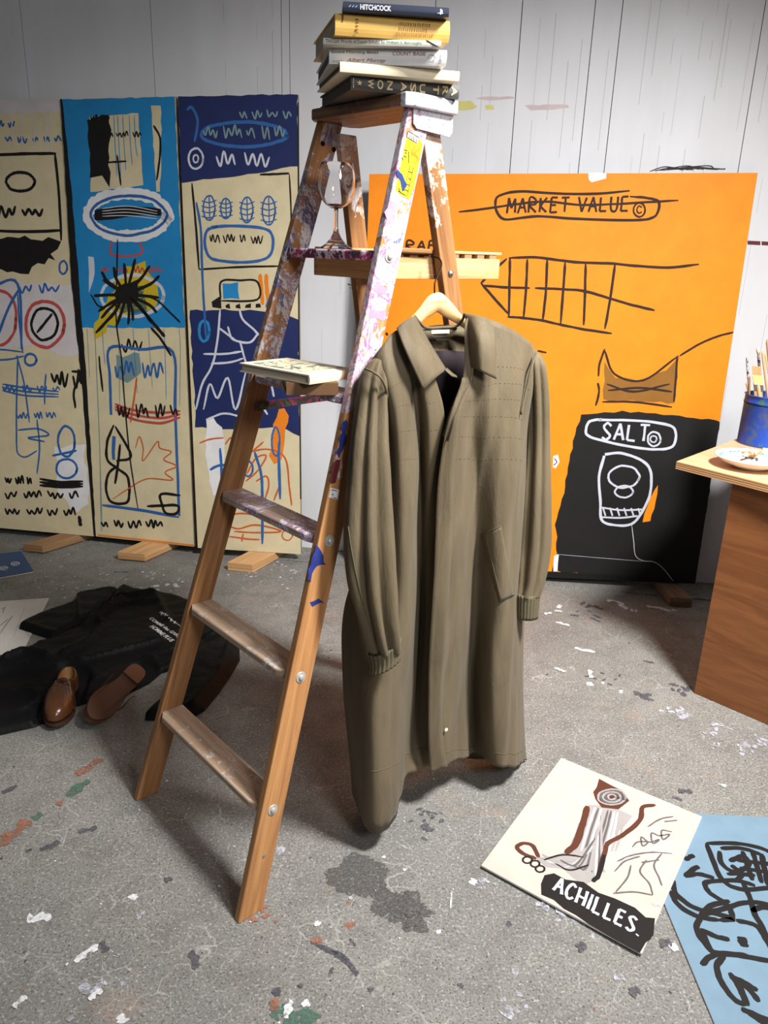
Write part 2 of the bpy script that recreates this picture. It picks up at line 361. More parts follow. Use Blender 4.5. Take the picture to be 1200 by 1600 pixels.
def lettering(mb, pl, text, p0, p1, up, w, m, layer=2, gap=0.25):
    """hand-painted capitals; p0,p1 baseline ends and up height vector in photo pixels"""
    n = sum({' ': .6, '.': .5, 'I': .5}.get(c, 1) for c in text); p0, p1, up = V(p0), V(p1), V(up); x = 0.0
    for c in text:
        cw = {' ': .6, '.': .5, 'I': .5}.get(c, 1)
        for st in FONT.get(c, []):
            pts = [p0 + (p1 - p0) * ((x + cw * (gap / 2 + (1 - gap) * q[0])) / n) + up * (q[1] + random.uniform(-.03, .03)) for q in st]
            # straight strokes: keep corners by sampling segments
            for a, b_ in zip(pts, pts[1:]) if c not in 'SCUR' else []: ribbon(mb, pl, [a, b_], w, m, layer, span=3, taper=False)
            if c in 'SCUR': ribbon(mb, pl, pts, w, m, layer, span=5, taper=False)
        x += cw
def ring(mb, pl, c, rx, ry, w, m, layer=2, a0=0, n=14, wob=.04):
    pts = [(c[0] + rx * math.cos(a0 + 2 * math.pi * k / n) * (1 + random.uniform(-wob, wob)), c[1] + ry * math.sin(a0 + 2 * math.pi * k / n) * (1 + random.uniform(-wob, wob))) for k in range(n)]
    ribbon(mb, pl, pts + [pts[0], pts[1]], w, m, layer, taper=False)
def printed(mb, text, o, ex, ey, width, height, m, bold=False, shear=0.0):
    """type set with Blender's own font, flat on a face: o = lower left corner, fitted to width x height"""
    cu = bpy.data.curves.new('type', 'FONT'); cu.body = text; cu.size = 1; cu.resolution_u = 3; cu.shear = shear
    if bold: cu.offset = 0.02
    ob = bpy.data.objects.new('type', cu); COL.objects.link(ob); dg = bpy.context.evaluated_depsgraph_get()
    me = bpy.data.meshes.new_from_object(ob.evaluated_get(dg))
    vs = [v.co.copy() for v in me.vertices]
    x0, x1 = min(v.x for v in vs), max(v.x for v in vs); y0, y1 = min(v.y for v in vs), max(v.y for v in vs)
    b = len(mb.v); o, ex, ey = V(o), V(ex).normalized(), V(ey).normalized()
    for v in vs: mb.add(o + ex * ((v.x - x0) / max(x1 - x0, 1e-6) * width) + ey * ((v.y - y0) / max(y1 - y0, 1e-6) * height))
    for p in me.polygons: mb.face([b + i for i in p.vertices], m)
    bpy.data.objects.remove(ob); bpy.data.curves.remove(cu); bpy.data.meshes.remove(me)

# ------------------------------------------------------------------ the room
WP = V((1.5, 3.50, 0)); WD = V((1, -0.15, 0)).normalized(); WN = V((WD.y, -WD.x, 0)).normalized()   # wall foot line and its normal towards us
if WN.y > 0: WN = -WN
wall_pl = Plane(WP, WD, (0, 0, 1))
mb = MB()
xs = sorted([(on(u, v, WP, WN) - WP).dot(WD) for u, v in ((30, 0), (234, 0), (439, 0), (452, 0), (817, 0), (931, 0), (974, 0), (1197, 0), (672, 200))])
edges = [-5.2] + xs + [2.2]
for a, b in zip(edges, edges[1:]):
    g = 0.0016
    mb.box(WP + WD * (a + b) / 2 - WN * 0.01 + V((0, 0, 1.5)), WD * ((b - a) / 2 - g), WN * 0.01, (0, 0, 1.5), 0)
mb.box(WP + WD * (-1.5) - WN * 0.03 + V((0, 0, 1.5)), WD * 3.7, WN * 0.009, (0, 0, 1.5), 1)
for u in (349, 400, 425, 720, 762, 776, 847, 871, 897, 916, 960, 1018, 1033, 1061, 1077, 1104, 1123, 1139, 1147, 1184, 1217, 1240, 1290):
    x = (on(u, 0, WP, WN) - WP).dot(WD); z = 2.9
    while z > 0.05:                                       # broken hairline joints
        h = random.uniform(.05, .4); w = random.uniform(.0003, .00065)
        mb.poly([wall_pl.xy(x - w, z, .0003), wall_pl.xy(x + w, z, .0003), wall_pl.xy(x + w, max(z - h, 0), .0003), wall_pl.xy(x - w, max(z - h, 0), .0003)], 6)
        z -= h + random.uniform(.03, .35)
for q in range(26):
    x = random.uniform(-1.85, -.95); z = random.uniform(.6, 1.7); h = random.uniform(.1, .5)
    mb.poly([wall_pl.xy(x - .0004, z, .0003), wall_pl.xy(x + .0004, z, .0003), wall_pl.xy(x + .0004, z - h, .0003), wall_pl.xy(x - .0004, z - h, .0003)], 6)
patch(mb, wall_pl, [(716, 160), (735, 159), (745, 166), (738, 173), (714, 172)], 2, 1, .006); patch(mb, wall_pl, [(758, 163), (772, 164), (772, 171), (760, 171)], 2, 1, .004)
patch(mb, wall_pl, [(820, 166), (888, 164), (889, 170), (830, 172)], 3, 1, .006); patch(mb, wall_pl, [(742, 154), (780, 150), (810, 153), (780, 157)], 3, 1, .004)
for k in range(9):
    ribbon(mb, wall_pl, [(1015 + k * 8, 268 - k), (1040 + k * 11, 262 + random.uniform(-3, 3)), (1068 + k * 8, 266 - k * .4)], .004, 1, 2)
ribbon(mb, wall_pl, [(543, 444), (552, 446), (560, 445)], .006, 4, 2); ribbon(mb, wall_pl, [(546, 450), (556, 449)], .005, 4, 2)
patch(mb, wall_pl, [(1168, 376), (1188, 377), (1188, 383), (1168, 382)], 5, 2); patch(mb, wall_pl, [(1190, 377), (1260, 381), (1260, 387), (1190, 383)], 5, 2)
structure(mb.build('wall_back', [M['wall'], M['wall_gap'], M['mark_yellow'], M['mark_pink'], M['stain_dark'], M['rail_red'], paint('hairline', (142, 140, 138), .8)]))

floor_pl = Plane((0, 0, 0), (1, 0, 0), (0, 1, 0))
mb = MB()
mb.box((-0.6, 1.7, -0.05), (4.2, 0, 0), (0, 3.0, 0), (0, 0, .05), 0)
SM = [M['concrete'], M['stain_white'], M['stain_black'], M['stain_dark'], M['stain_terracotta'], M['stain_green'], M['stain_pale'], M['stain_lilac']]
_lay = [0]
def nextlay():
    _lay[0] = _lay[0] % 12 + 1; return _lay[0] * .6
def spot(u, v, rpx, m, sq=.8, ang=None, rag=.4, seg=22):
    c = fl(u, v); r = rpx * (c - CAM).length / F_PX
    blob(mb, floor_pl, c, r, m, nextlay(), rag, seg, random.random() * 3 if ang is None else ang, sq)
def smear(pts, wpx, m, rag=.45, layer=2):
    c = fl(*pts[0]); ribbon(mb, floor_pl, pts, wpx * (c - CAM).length / F_PX, m, nextlay(), rag, 5)
def dabs(u, v, du, dv, n, m, r0, r1, sq=.6):
    for k in range(n): spot(random.gauss(u, du), random.gauss(v, dv), random.uniform(r0, r1), m, sq)
spot(558, 1366, 40, 2, .95, 0, .28, 60); spot(612, 1412, 32, 2, .8, .3, .4, 60); spot(640, 1425, 36, 2, .8, -.3, .45, 60); dabs(655, 1432, 16, 12, 9, 2, 3, 8)
for k in range(5): smear([(486 + k * 5, 1473 + k * 3), (512 + k * 6, 1483 + k * 3), (540 + k * 4, 1500 + k * 5), (552 + k * 2, 1516 + k * 2)], 6, 3)
smear([(485, 1468), (504, 1472)], 8, 4); smear([(515, 1525), (520, 1512)], 5, 3); smear([(546, 1468), (556, 1479)], 3, 3)
smear([(0, 1322), (22, 1302), (48, 1283)], 20, 4); smear([(122, 1212), (140, 1199), (158, 1186)], 14, 4); smear([(88, 1258), (98, 1254)], 8, 4)
smear([(107, 1246), (122, 1232), (137, 1219)], 15, 5); smear([(52, 1281), (66, 1271)], 12, 5)
smear([(122, 1300), (152, 1294)], 8, 3); smear([(62, 1328), (80, 1322), (90, 1313)], 9, 3); smear([(40, 1331), (50, 1327)], 6, 3); smear([(4, 1240), (26, 1228)], 9, 3)
smear([(42, 1438), (60, 1434), (80, 1435)], 12, 1, .6); smear([(116, 1503), (135, 1490), (158, 1478)], 9, 1, .6); smear([(155, 1474), (170, 1486)], 9, 3)
smear([(122, 1545), (150, 1544), (165, 1534)], 9, 7, .6); smear([(138, 1562), (160, 1548)], 8, 1, .6); smear([(20, 1574), (42, 1558)], 8, 1); smear([(105, 1596), (118, 1584)], 10, 7)
smear([(190, 1584), (194, 1598)], 10, 1); smear([(188, 1528), (192, 1540)], 6, 7); smear([(300, 1485), (308, 1515)], 9, 3); spot(208, 1402, 6, 1); smear([(216, 1438), (224, 1424)], 5, 7)
smear([(340, 1520), (365, 1495), (382, 1480)], 10, 6, .5); smear([(284, 1290), (298, 1258), (308, 1230)], 3, 6); smear([(258, 1378), (268, 1372)], 9, 3)
spot(496, 1444, 5, 1); spot(548, 1404, 3, 1); spot(600, 1340, 3, 1); spot(632, 1360, 3, 1); spot(438, 1328, 8, 7); spot(685, 1456, 4, 1)
smear([(690, 1424), (700, 1420)], 7, 6); smear([(704, 1420), (706, 1392)], 2, 1); smear([(425, 1590), (438, 1580), (455, 1572)], 15, 5, .5); spot(470, 1592, 24, 5, .6, .2, .4, 40)
smear([(448, 1592), (452, 1572), (458, 1566)], 11, 1, .5); spot(478, 1568, 6, 1); smear([(425, 1580), (432, 1560)], 9, 4); spot(432, 1550, 7, 3); spot(470, 1541, 4, 3); spot(580, 1547, 5, 3)
smear([(538, 1447), (556, 1444)], 9, 4, .6); spot(545, 1410, 4, 4); spot(720, 1540, 4, 3); dabs(440, 1350, 14, 5, 5, 6, 2, 4); dabs(405, 1430, 14, 6, 4, 4, 3, 7)
dabs(665, 1280, 18, 18, 10, 3, 3, 8); dabs(690, 1275, 12, 8, 5, 3, 2, 6); smear([(775, 1348), (790, 1346)], 5, 3)
smear([(736, 1382), (742, 1374)], 10, 1); smear([(752, 1380), (756, 1372)], 9, 7); dabs(770, 1378, 8, 4, 4, 7, 2, 5); smear([(836, 1414), (858, 1420)], 14, 7, .5); smear([(868, 1420), (882, 1434)], 7, 7); spot(795, 1444, 5, 3)
dabs(900, 1440, 30, 14, 5, 7, 3, 7); smear([(1012, 1540), (1022, 1534)], 12, 6); spot(1052, 1480, 7, 1); smear([(985, 1555), (998, 1545)], 10, 3); smear([(960, 1532), (975, 1528)], 8, 7); dabs(820, 1560, 25, 20, 9, 7, 2, 7)
smear([(790, 1590), (800, 1575)], 14, 7, .5); spot(908, 1480, 8, 3); smear([(1030, 1470), (1050, 1478)], 14, 3, .5); spot(1130, 1228, 4, 1); smear([(1060, 1234), (1082, 1240)], 10, 3, .6); smear([(1050, 1245), (1066, 1250)], 6, 3)
for p in ([(1010, 947), (1030, 950), (1048, 955)], [(1050, 952), (1056, 955)], [(966, 944), (980, 952)], [(948, 938), (962, 940), (975, 946)], [(985, 954), (996, 955)], [(868, 972), (890, 978)], [(898, 1012), (915, 1017), (930, 1019)], [(866, 1044), (884, 1050)], [(920, 1047), (924, 1060)], [(866, 955), (878, 956)], [(850, 960), (862, 958)], [(872, 950), (876, 945)]):
    smear(p, 6, 1, .6)
spot(922, 1069, 6, 1); spot(942, 1067, 3, 1); spot(970, 1081, 4, 1); smear([(1030, 1111), (1037, 1111)], 4, 1); smear([(1044, 1112), (1054, 1113)], 4, 1); spot(1044, 1107, 3, 1)
smear([(1058, 1120), (1066, 1106)], 8, 7, .6); smear([(1062, 1124), (1078, 1116)], 8, 7, .6); smear([(1110, 1132), (1130, 1134)], 8, 7, .6); smear([(1112, 1150), (1120, 1138)], 6, 7); dabs(1135, 1150, 28, 14, 22, 7, 2, 5, .35); dabs(1180, 1165, 14, 8, 8, 7, 3, 7)
smear([(1185, 1160), (1200, 1158)], 14, 7, .5); dabs(1062, 1078, 10, 5, 7, 3, 4, 9); dabs(1010, 1088, 12, 4, 5, 3, 4, 9); smear([(922, 965), (938, 972)], 4, 3); dabs(920, 952, 12, 8, 9, 3, 3, 8, .4); smear([(1005, 1033), (1022, 1036)], 5, 3); dabs(955, 1055, 25, 8, 8, 3, 2, 5, .4)
dabs(240, 905, 45, 12, 40, 1, .6, 2.6); dabs(60, 890, 40, 18, 40, 1, .6, 2.6); dabs(110, 915, 40, 12, 30, 1, .5, 2.4); dabs(425, 900, 26, 14, 22, 1, .6, 3); dabs(250, 915, 10, 4, 5, 1, 3, 7); dabs(440, 885, 20, 8, 8, 7, 2, 7, .4)
smear([(90, 926), (60, 936)], 4, 6); smear([(178, 894), (200, 894)], 3, 3); spot(500, 935, 14, 3, .3, .1)
for k in range(230):
    u, v = random.uniform(0, 1200), random.uniform(900, 1600); spot(u, v, random.choice((1, 1, 1.2, 1.5, 2.2)), random.choice((1, 1, 1, 3, 3, 7, 4)), .7, None, .3, 9)
structure(mb.build('floor', SM, recalc=False))
mb = MB()
a, b = fl(90, 842), fl(1100, 938); kd = (b - a).normalized(); kn = V((-kd.y, kd.x, 0))
mb.hexa([a - kd * 3, b + kd * 2, b + kd * 2 + kn * .5, a - kd * 3 + kn * .5] + [p + V((0, 0, .006)) for p in (a - kd * 3, b + kd * 2, b + kd * 2 + kn * .5, a - kd * 3 + kn * .5)], 0)
structure(mb.build('trim_1', [M['concrete']]))

# ------------------------------------------------------------------ step ladder
LO = V((-0.4995, 1.5982, 0)); LW = V((0.6709, -0.7415, 0)); LD = V((0.7415, 0.6709, 0)); TAN = math.tan(0.3014)
def lp(w, d, z): return LO + LW * w + LD * d + V((0, 0, z))
HB, HT, RT, RD = 0.2839, 0.167, 0.0208, 0.0676
def hw(z): return HB + (HT - HB) * z / 1.8
ladder = thing('step_ladder', 'tall paint-splattered wooden step ladder with a stack of books on its top', 'ladder', tuple(lp(0, .4, 0)))
ZT = 1.797
for s in (1, -1):
    c = []
    for z in (0.0, ZT):
        o_, i_ = s * hw(z), s * (hw(z) - RT); f_, r_ = z * TAN, z * TAN + RD
        c += [lp(o_, f_, z), lp(i_, f_, z), lp(i_, r_, z), lp(o_, r_, z)]
    mb = MB(); mb.hexa(c)
    ob = mb.build('front_rail', M['rail_wood_painted' if s > 0 else 'rail_wood_splashed'], ladder, bevel=.003, L=c[4] - c[0])
# rear legs
def rear(z, s): return s * (0.262 - 0.105 * z / 1.78), 1.0 - 0.222 * z
for s in (1, -1):
    c = []
    for z in (0.0, 1.775):
        w, d = rear(z, s); c += [lp(w, d, z), lp(w - s * .022, d, z), lp(w - s * .022, d + .056, z), lp(w, d + .056, z)]
    mb = MB(); mb.hexa(c); mb.build('rear_leg', M['rear_wood'], ladder, bevel=.003, L=c[4] - c[0])
# treads
TZ = [0.2683 + 0.3084 * i for i in range(5)]
for i, z in enumerate(TZ):
    h = hw(z) - RT; d0 = z * TAN - .006; mb = MB(); t_ = .022
    pr = [(0, -.004), (0, -t_ + .004), (.004, -t_), (.072, -t_), (.072, 0), (.006, 0), (.002, -.001)]
    # front lip notched at both ends
    ws = [-h, -h + .02, h - .03, h]
    rows = [[lp(w, d0 + max(a, .012 if k in (0, 3) and a < .012 else a), z + b) for a, b in pr] for k, w in enumerate(ws)]
    b0 = mb.grid(rows, 0, close_u=True); mb.face([b0 + k for k in range(len(pr))][::-1]); mb.face([b0 + 3 * len(pr) + k for k in range(len(pr))])
    mb.build('tread', M[('tread_worn', 'tread_worn', 'tread_pink', 'tread_pink', 'tread_magenta')[i]], ladder, bevel=.0015, L=LW)
    for s in (1, -1):                                             # bolt and washer through each rail
        mb = MB(); ctr = lp(s * hw(z - .012), (z - .012) * TAN + RD * .47, z - .012)
        ax = (LW * s + V((0, 0, (HB - HT) / 1.8))).normalized()
        mb.lathe(ctr - ax * .001, [(0.0001, 0), (.0135, 0), (.0135, .002), (.0125, .003), (.007, .003), (.006, .007), (.003, .0085), (.0001, .0085)], 0, 24, ax)
        mb.build('bolt', M['washer'], ladder, smooth=False)
# braces under the lowest tread
mb = MB(); z = TZ[0]
mb.tube([lp(hw(z) - RT - .075, z * TAN + .05, z - .02), lp(hw(.16) - RT - .004, .16 * TAN + .045, .165)], .005, 0, 8); mb.build('brace', M['dark_metal'], ladder)
mb = MB(); mb.tube([lp(-hw(z) + RT + .06, z * TAN + .06, z - .02), lp(-hw(.19) + RT + .003, .19 * TAN + .055, .2)], .005, 0, 8); mb.build('brace', M['dark_metal'], ladder)
# rivet low on the right rail
for s, z, dd in ((1, .145, .035), (1, 1.08, .03)):
    mb = MB(); ctr = lp(s * hw(z), z * TAN + dd, z); mb.lathe(ctr, [(.0045, 0), (.004, .0015), (.0001, .002)], 0, 14, LW * s); mb.build('rivet', M['steel'], ladder)
# top cap: thick board with clipped corners, white painted end plate
CW0, CW1, CD0, CD1, CZ0, CZ1 = -.178, .192, .535, .695, 1.797, 1.822
def prism(mb, pts, z0, z1, m=0):
    b = [mb.add(lp(w, d, z0)) for w, d in pts]; t = [mb.add(lp(w, d, z1)) for w, d in pts]; n = len(pts)
    mb.face(b[::-1], m); mb.face(t, m)
    for k in range(n): mb.face((b[k], b[(k + 1) % n], t[(k + 1) % n], t[k]), m)
k_ = .022
mb = MB(); prism(mb, [(CW0, CD0 + k_), (CW0 + k_, CD0), (CW1 - .03, CD0), (CW1 - .03, CD1), (CW0 + k_, CD1), (CW0, CD1 - k_)], CZ0, CZ1)
mb.build('top_cap', M['cap_wood'], ladder, bevel=.004, L=LW)
mb = MB(); prism(mb, [(CW1 - .03, CD0 - .001), (CW1 - .012, CD0 - .001), (CW1, CD0 + .02), (CW1, CD1 - .012), (CW1 - .012, CD1), (CW1 - .03, CD1)], CZ0 - .001, CZ1 + .001)
mb.build('cap_end', M['white_metal'], ladder, bevel=.003)
mb = MB(); wo = hw(1.77) + .0015                                   # plate below the cap on the right
pts = [(CD0 + .03, 1.797), (CD0 + .03, 1.764), (CD0 + .040, 1.756), (CD1 - .018, 1.750), (CD1 - .008, 1.760), (CD1 - .006, 1.797)]
i0 = [mb.add(lp(wo + (1.797 - z) * .06, d, z)) for d, z in pts]; i1 = [mb.add(lp(wo + .003 + (1.797 - z) * .06, d, z)) for d, z in pts]; n = len(pts)
mb.face(i0[::-1]); mb.face(i1)
for k in range(n): mb.face((i0[k], i0[(k + 1) % n], i1[(k + 1) % n], i1[k]))
mb.build('hinge_plate', M['white_metal'], ladder, bevel=.0015)
for w, d, z in ((-(hw(1.75) - RT) , .565, 1.748), (-(hw(1.75) - RT), .600, 1.738)):
    mb = MB(); mb.lathe(lp(w, d, z), [(.006, 0), (.005, .003), (.0001, .004)], 0, 14, LW); mb.build('rivet', M['dark_metal'], ladder)
# hinged spreader bars
for s in (-1, 1):
    a = lp(s * (hw(1.1) - RT - .004), 1.10 * TAN + .035, 1.105); w, d = rear(1.05, s); b = lp(s * (abs(w) - .026), d + .02, 1.115); m_ = a.lerp(b, .52)
    mb = MB(); ax = (b - a).normalized(); up = ax.cross(LW).normalized()
    if up.z < 0: up = -up
    mb.box((a + m_) / 2, (m_ - a) / 2, LW * .002, up * .011); mb.box((m_ + b) / 2 - LW * .004 * s, (b - m_) / 2 + ax * .012, LW * .002, up * .0105)
    sp = mb.build('spreader', M['spreader_metal'], ladder, bevel=.001, L=ax)
    mb = MB(); mb.lathe(m_ - LW * s * .006, [(.005, 0), (.004, .002), (.0001, .003)], 0, 12, -LW * s); mb.build('rivet', M['dark_metal'], sp)
# folding pail shelf: two side boards, front board, slats, rim strips
def lbox(mb, w0, w1, d0, d1, z0, z1, m=0): mb.box(lp((w0 + w1) / 2, (d0 + d1) / 2, (z0 + z1) / 2), LW * ((w1 - w0) / 2), LD * ((d1 - d0) / 2), (0, 0, (z1 - z0) / 2), m)
SW = .142
mb = MB(); lbox(mb, -SW, SW - .02, .532, .552, 1.438, 1.480); shelf = mb.build('pail_shelf', M['pine'], ladder, bevel=.002, L=LW)
for s in (1, -1):
    mb = MB(); lbox(mb, min(s * SW, s * (SW - .02)), max(s * SW, s * (SW - .02)), .532, .925, 1.440, 1.490); mb.build('side_board', M['pine'], shelf, bevel=.002, L=LD)
    mb = MB(); lbox(mb, min(s * SW, s * (SW - .02)), max(s * SW, s * (SW - .02)), .535, .930, 1.5005, 1.507); mb.build('rim_strip', M['pine'], shelf, bevel=.001, L=LD)
for k in range(8):
    d = .556 + k * .047; mb = MB(); lbox(mb, -SW + .002, SW - .002, d, d + .026, 1.490, 1.5005); mb.build('slat', M['pine_dull'], shelf, L=LW)
mb = MB(); mb.tube([lp(SW + .004, .49, 1.505), lp(SW + .008, .66, 1.503)], .0065, 0, 10); mb.build('catch_rod', M['rear_wood'], shelf, smooth=True, L=LD)
w, d = rear(1.455, 1)
mb = MB(); mb.lathe(lp(w, d + .028, 1.455), [(.009, 0), (.008, .003), (.004, .006), (.0001, .007)], 0, 18, LW); mb.build('bolt', M['steel'], ladder, smooth=True)
# yellow notice on the right rail: printed block with small figures, lines and a ladder drawing
rail_pl = Plane(lp(hw(0), 0, 0), LD + V((0, 0, 0)), lp(hw(1.8), 1.8 * TAN, 1.8) - lp(hw(0), 0, 0))
mb = MB()
patch(mb, rail_pl, [(637, 205), (652, 214), (661, 226), (655, 258), (648, 292), (640, 311), (627, 306), (617, 296), (622, 272), (629, 240)], 0, 2, .002)
patch(mb, rail_pl, [(637, 205), (654, 216), (651, 226), (635, 214)], 2, 3)
for q in ([(637, 205), (655, 216)], [(635, 214), (652, 225)], [(637, 205), (635, 214)], [(639, 209), (640, 215)], [(642, 210), (643, 218)], [(646, 213), (646, 220)], [(649, 214), (650, 222)], [(631, 234), (636, 236)], [(632, 238), (635, 240)], [(630, 243), (634, 246)], [(638, 236), (638, 255)], [(628, 245), (629, 251)]): ribbon(mb, rail_pl, q, .0018, 1, 4)
for q in ([(648, 228), (643, 238), (652, 246), (648, 256)], [(655, 232), (648, 240), (655, 250)], [(641, 244), (650, 236)]): ribbon(mb, rail_pl, q, .004, 3, 4)
for q in ([(641, 256), (636, 276), (630, 302)], [(646, 258), (641, 282), (635, 310)], [(638, 268), (644, 270)], [(637, 278), (642, 281)], [(634, 287), (640, 290)], [(632, 296), (638, 299)], [(621, 298), (634, 306)], [(622, 293), (626, 303)]): ribbon(mb, rail_pl, q, .0016, 1, 4)
patch(mb, rail_pl, [(619, 263), (628, 272), (635, 290), (629, 300), (625, 282), (618, 274)], 4, 5, .002)
mb.build('notice_sticker', [M['sticker_yellow'], M['dark_text'], M['ivory'], M['bright_orange'], M['blue_paint_text']], ladder, recalc=False)
mb = MB(); fp = Plane(lp(hw(0), 0, 0), LW, lp(hw(1.8), 1.8 * TAN, 1.8) - lp(hw(0), 0, 0))
patch(mb, rail_pl, [(516, 762), (530, 765), (527, 781), (514, 777)], 0, 2)
for q in ([(517, 765), (527, 767)], [(518, 772), (521, 773)], [(520, 777), (526, 779)]): ribbon(mb, rail_pl, q, .002, 1, 3)
mb.build('price_sticker', [M['sticker_white'], M['pale_grey_line']], ladder, recalc=False)
# bold daubs of colour on the rails
M['paint_pink'] = paint('paint_pink', (224, 150, 196), .5, .25, 40)
M['daub_blue'] = paint('daub_blue', (46, 58, 128), .5, .3, 40)
for pts, m_ in (([(536, 660), (543, 655), (541, 690), (531, 716), (527, 706)], 'daub_blue'), ([(527, 716), (531, 718), (524, 752), (516, 756), (519, 728)], 'rail_red'),
                ([(495, 848), (502, 862), (509, 884), (494, 884), (484, 910), (481, 898), (489, 866)], 'daub_blue'), ([(484, 939), (497, 936), (507, 941), (488, 948)], 'daub_blue'),
                ([(611, 312), (622, 318), (616, 345), (603, 352), (601, 332)], 'paint_pink'), ([(588, 440), (606, 452), (600, 462), (584, 455)], 'paint_pink'), ([(578, 482), (604, 484), (602, 500), (576, 498)], 'paint_pink')):
    mb = MB(); patch(mb, rail_pl, pts, 0, 1, .004, .01); mb.build('paint_daub', M[m_], ladder, recalc=False)

# ------------------------------------------------------------------ books
def book(name, label, o, ex, ey, ln, dp, th, cover, pages='pages', group=None, board=.003, hang=.004, round_=True, spine_mats=(), spine_fn=None):
    """o: lower front corner of the spine, ex along the spine, ey from spine to fore edge"""
    o = V(o); ex = V((ex[0], ex[1], 0)).normalized(); ey = V((ey[0], ey[1], 0)).normalized(); ez = V((0, 0, 1))
    root = thing(name, label, 'book', tuple(o + ex * ln / 2 + ey * dp / 2), group)
    P = lambda a, b, c: o + ex * a + ey * b + ez * c
    mb = MB()
    # case: one C-shaped section swept along the spine
    sp = .35 * th if round_ else 0
    arc = [(-(sp * .35) * math.sin(math.pi * k / 6), th * k / 6) for k in range(7)]
    outer = [(dp, 0)] + arc + [(dp, th)]; inner = [(dp, th - board), (board * 1.2, th - board), (board * 1.2, board), (dp, board)]
    sec = outer + inner
    rows = [[P(a, b, c) for b, c in sec] for a in (0, ln)]
    n = len(sec)
    b0 = mb.grid(rows, 0, close_u=True)
    na = len(arc)
    for rI in (0, 1):                                              # end caps as strips
        q = [b0 + rI * n + k for k in range(n)]
        # bottom board, spine, top board
        mb.face([q[0], q[1], q[n - 2], q[n - 1]]); mb.face([q[1 + na - 1], q[na + 1], q[na + 2], q[na + 3]])
        mb.face([q[1 + k] for k in range(na)] + [q[na + 3], q[n - 2]])
    if spine_fn: spine_fn(mb, lambda a, c: P(a, -(sp * .35) - .0004, c), ex, ez, ln, th)
    mb.build('cover', [M[cover]] + [M[x] for x in spine_mats], root, recalc=False)
    mb = MB(); mb.box(P(ln / 2, (dp - hang + board) / 2, th / 2), ex * (ln / 2 - hang), ey * ((dp - hang - board) / 2), ez * (th / 2 - board))
    mb.build('page_block', M[pages], root)
    return root
ZB = CZ1 + .0005
def seat(z, l, r, b, sk=0.45):
    """spine corner, unit axes and length from the photo's three lower corners; squares them up evenly"""
    l, r, b = fl(*l, z), fl(*r, z), fl(*b, z); ex = (r - l).normalized(); ey = (b - l).normalized(); q = V((-ex.y, ex.x, 0))
    if q.dot(ey) < 0: q = -q
    e2 = (q * (1 - sk) + ey * sk).normalized()
    return l, ex, e2, (r - l).length
b0L, bx, by, b0n = seat(ZB, (548, 140), (716, 155), (489, 169))
def stackpt(z, u, v): return fl(u, v, z)
def spine_usa(mb, P, ex, ez, ln, th):
    letters = ['A', 'R', 'T', ' ', 'U', 'S', 'A', ' ', 'N', 'O', 'W']; x = ln * .985
    for ch in letters:
        w_ = .016 if ch != ' ' else .0075
        if ch != ' ': printed(mb, ch, P(x - w_ * .9, th * .86), -ez, ex, th * .68, w_ * .80, 1, True)   # letters lie on their side, tops towards the right
        x -= w_ * 1.32
    star = [P(ln * .075 + (.006 if k % 2 == 0 else .0025) * math.sin(math.pi * k / 5), th * .5 + (.006 if k % 2 == 0 else .0025) * math.cos(math.pi * k / 5)) for k in range(10)]
    b = len(mb.v)
    for p in star: mb.add(p)
    mb.face([b + k for k in range(10)], 1)
    for k in range(5): mb.poly([P(.004, th * (.15 + .14 * k)), P(.0055, th * (.15 + .14 * k)), P(.0055, th * (.25 + .14 * k)), P(.004, th * (.25 + .14 * k))], 1)
z = ZB
def place(u, v, z): return fl(u, v, z)
book('art_book', 'dark grey hardback with gilt sideways letters, lowest of the stack on the ladder', b0L, bx, by, b0n, .262, .0265, 'spine_grey', 'book_dark', 'books stacked on the ladder top', spine_mats=('gold_text',), spine_fn=spine_usa); z += .027
S1 = seat(z, (531, 112), (717, 127), (494, 136))
book('thin_book', 'cream thin book without lettering lying right on the dark grey hardback', S1[0], S1[1], S1[2], S1[3], 0.24, .0185, 'ivory', 'book_dark', 'books stacked on the ladder top'); z += .0192
def spine_basie(mb, P, ex, ez, ln, th):
    printed(mb, 'Good Morning Blues', P(ln * .02, th * .62), ex, ez, ln * .40, th * .26, 1); printed(mb, 'COUNT BASIE', P(ln * .54, th * .60), ex, ez, ln * .28, th * .24, 2)
    printed(mb, 'as told to', P(ln * .03, th * .12), ex, ez, ln * .09, th * .12, 1); printed(mb, 'Albert Murray', P(ln * .15, th * .08), ex, ez, ln * .34, th * .30, 2, shear=.35)
    for k in range(8):
        a = math.pi * k / 8; mb.poly([P(ln * .87 + .007 * math.cos(a), th * .42 + .007 * math.sin(a)), P(ln * .87 + .008 * math.cos(a), th * .42 + .008 * math.sin(a)), P(ln * .87 + .008 * math.cos(a + .4), th * .42 + .008 * math.sin(a + .4)), P(ln * .87 + .007 * math.cos(a + .4), th * .42 + .007 * math.sin(a + .4))], 1)
    mb.poly([P(ln * .85, th * .2), P(ln * .89, th * .2), P(ln * .89, th * .42), P(ln * .887, th * .42), P(ln * .887, th * .23), P(ln * .85, th * .23)], 1)
    printed(mb, 'Random House', P(ln * .955, th * .1), ez, -ex, th * .7, ln * .025, 1)
S2 = seat(z, (514, 100), (697, 103), (500, 103), .33)
book('jacketed_book', 'white jacketed book lettered in grey and dull red, under the thin green-lettered one', S2[0], S2[1], S2[2], S2[3], 0.235, .0285, 'jacket_white', 'book_dark', 'books stacked on the ladder top', spine_mats=('pale_grey_line', 'red_text'), spine_fn=spine_basie); z += .0292
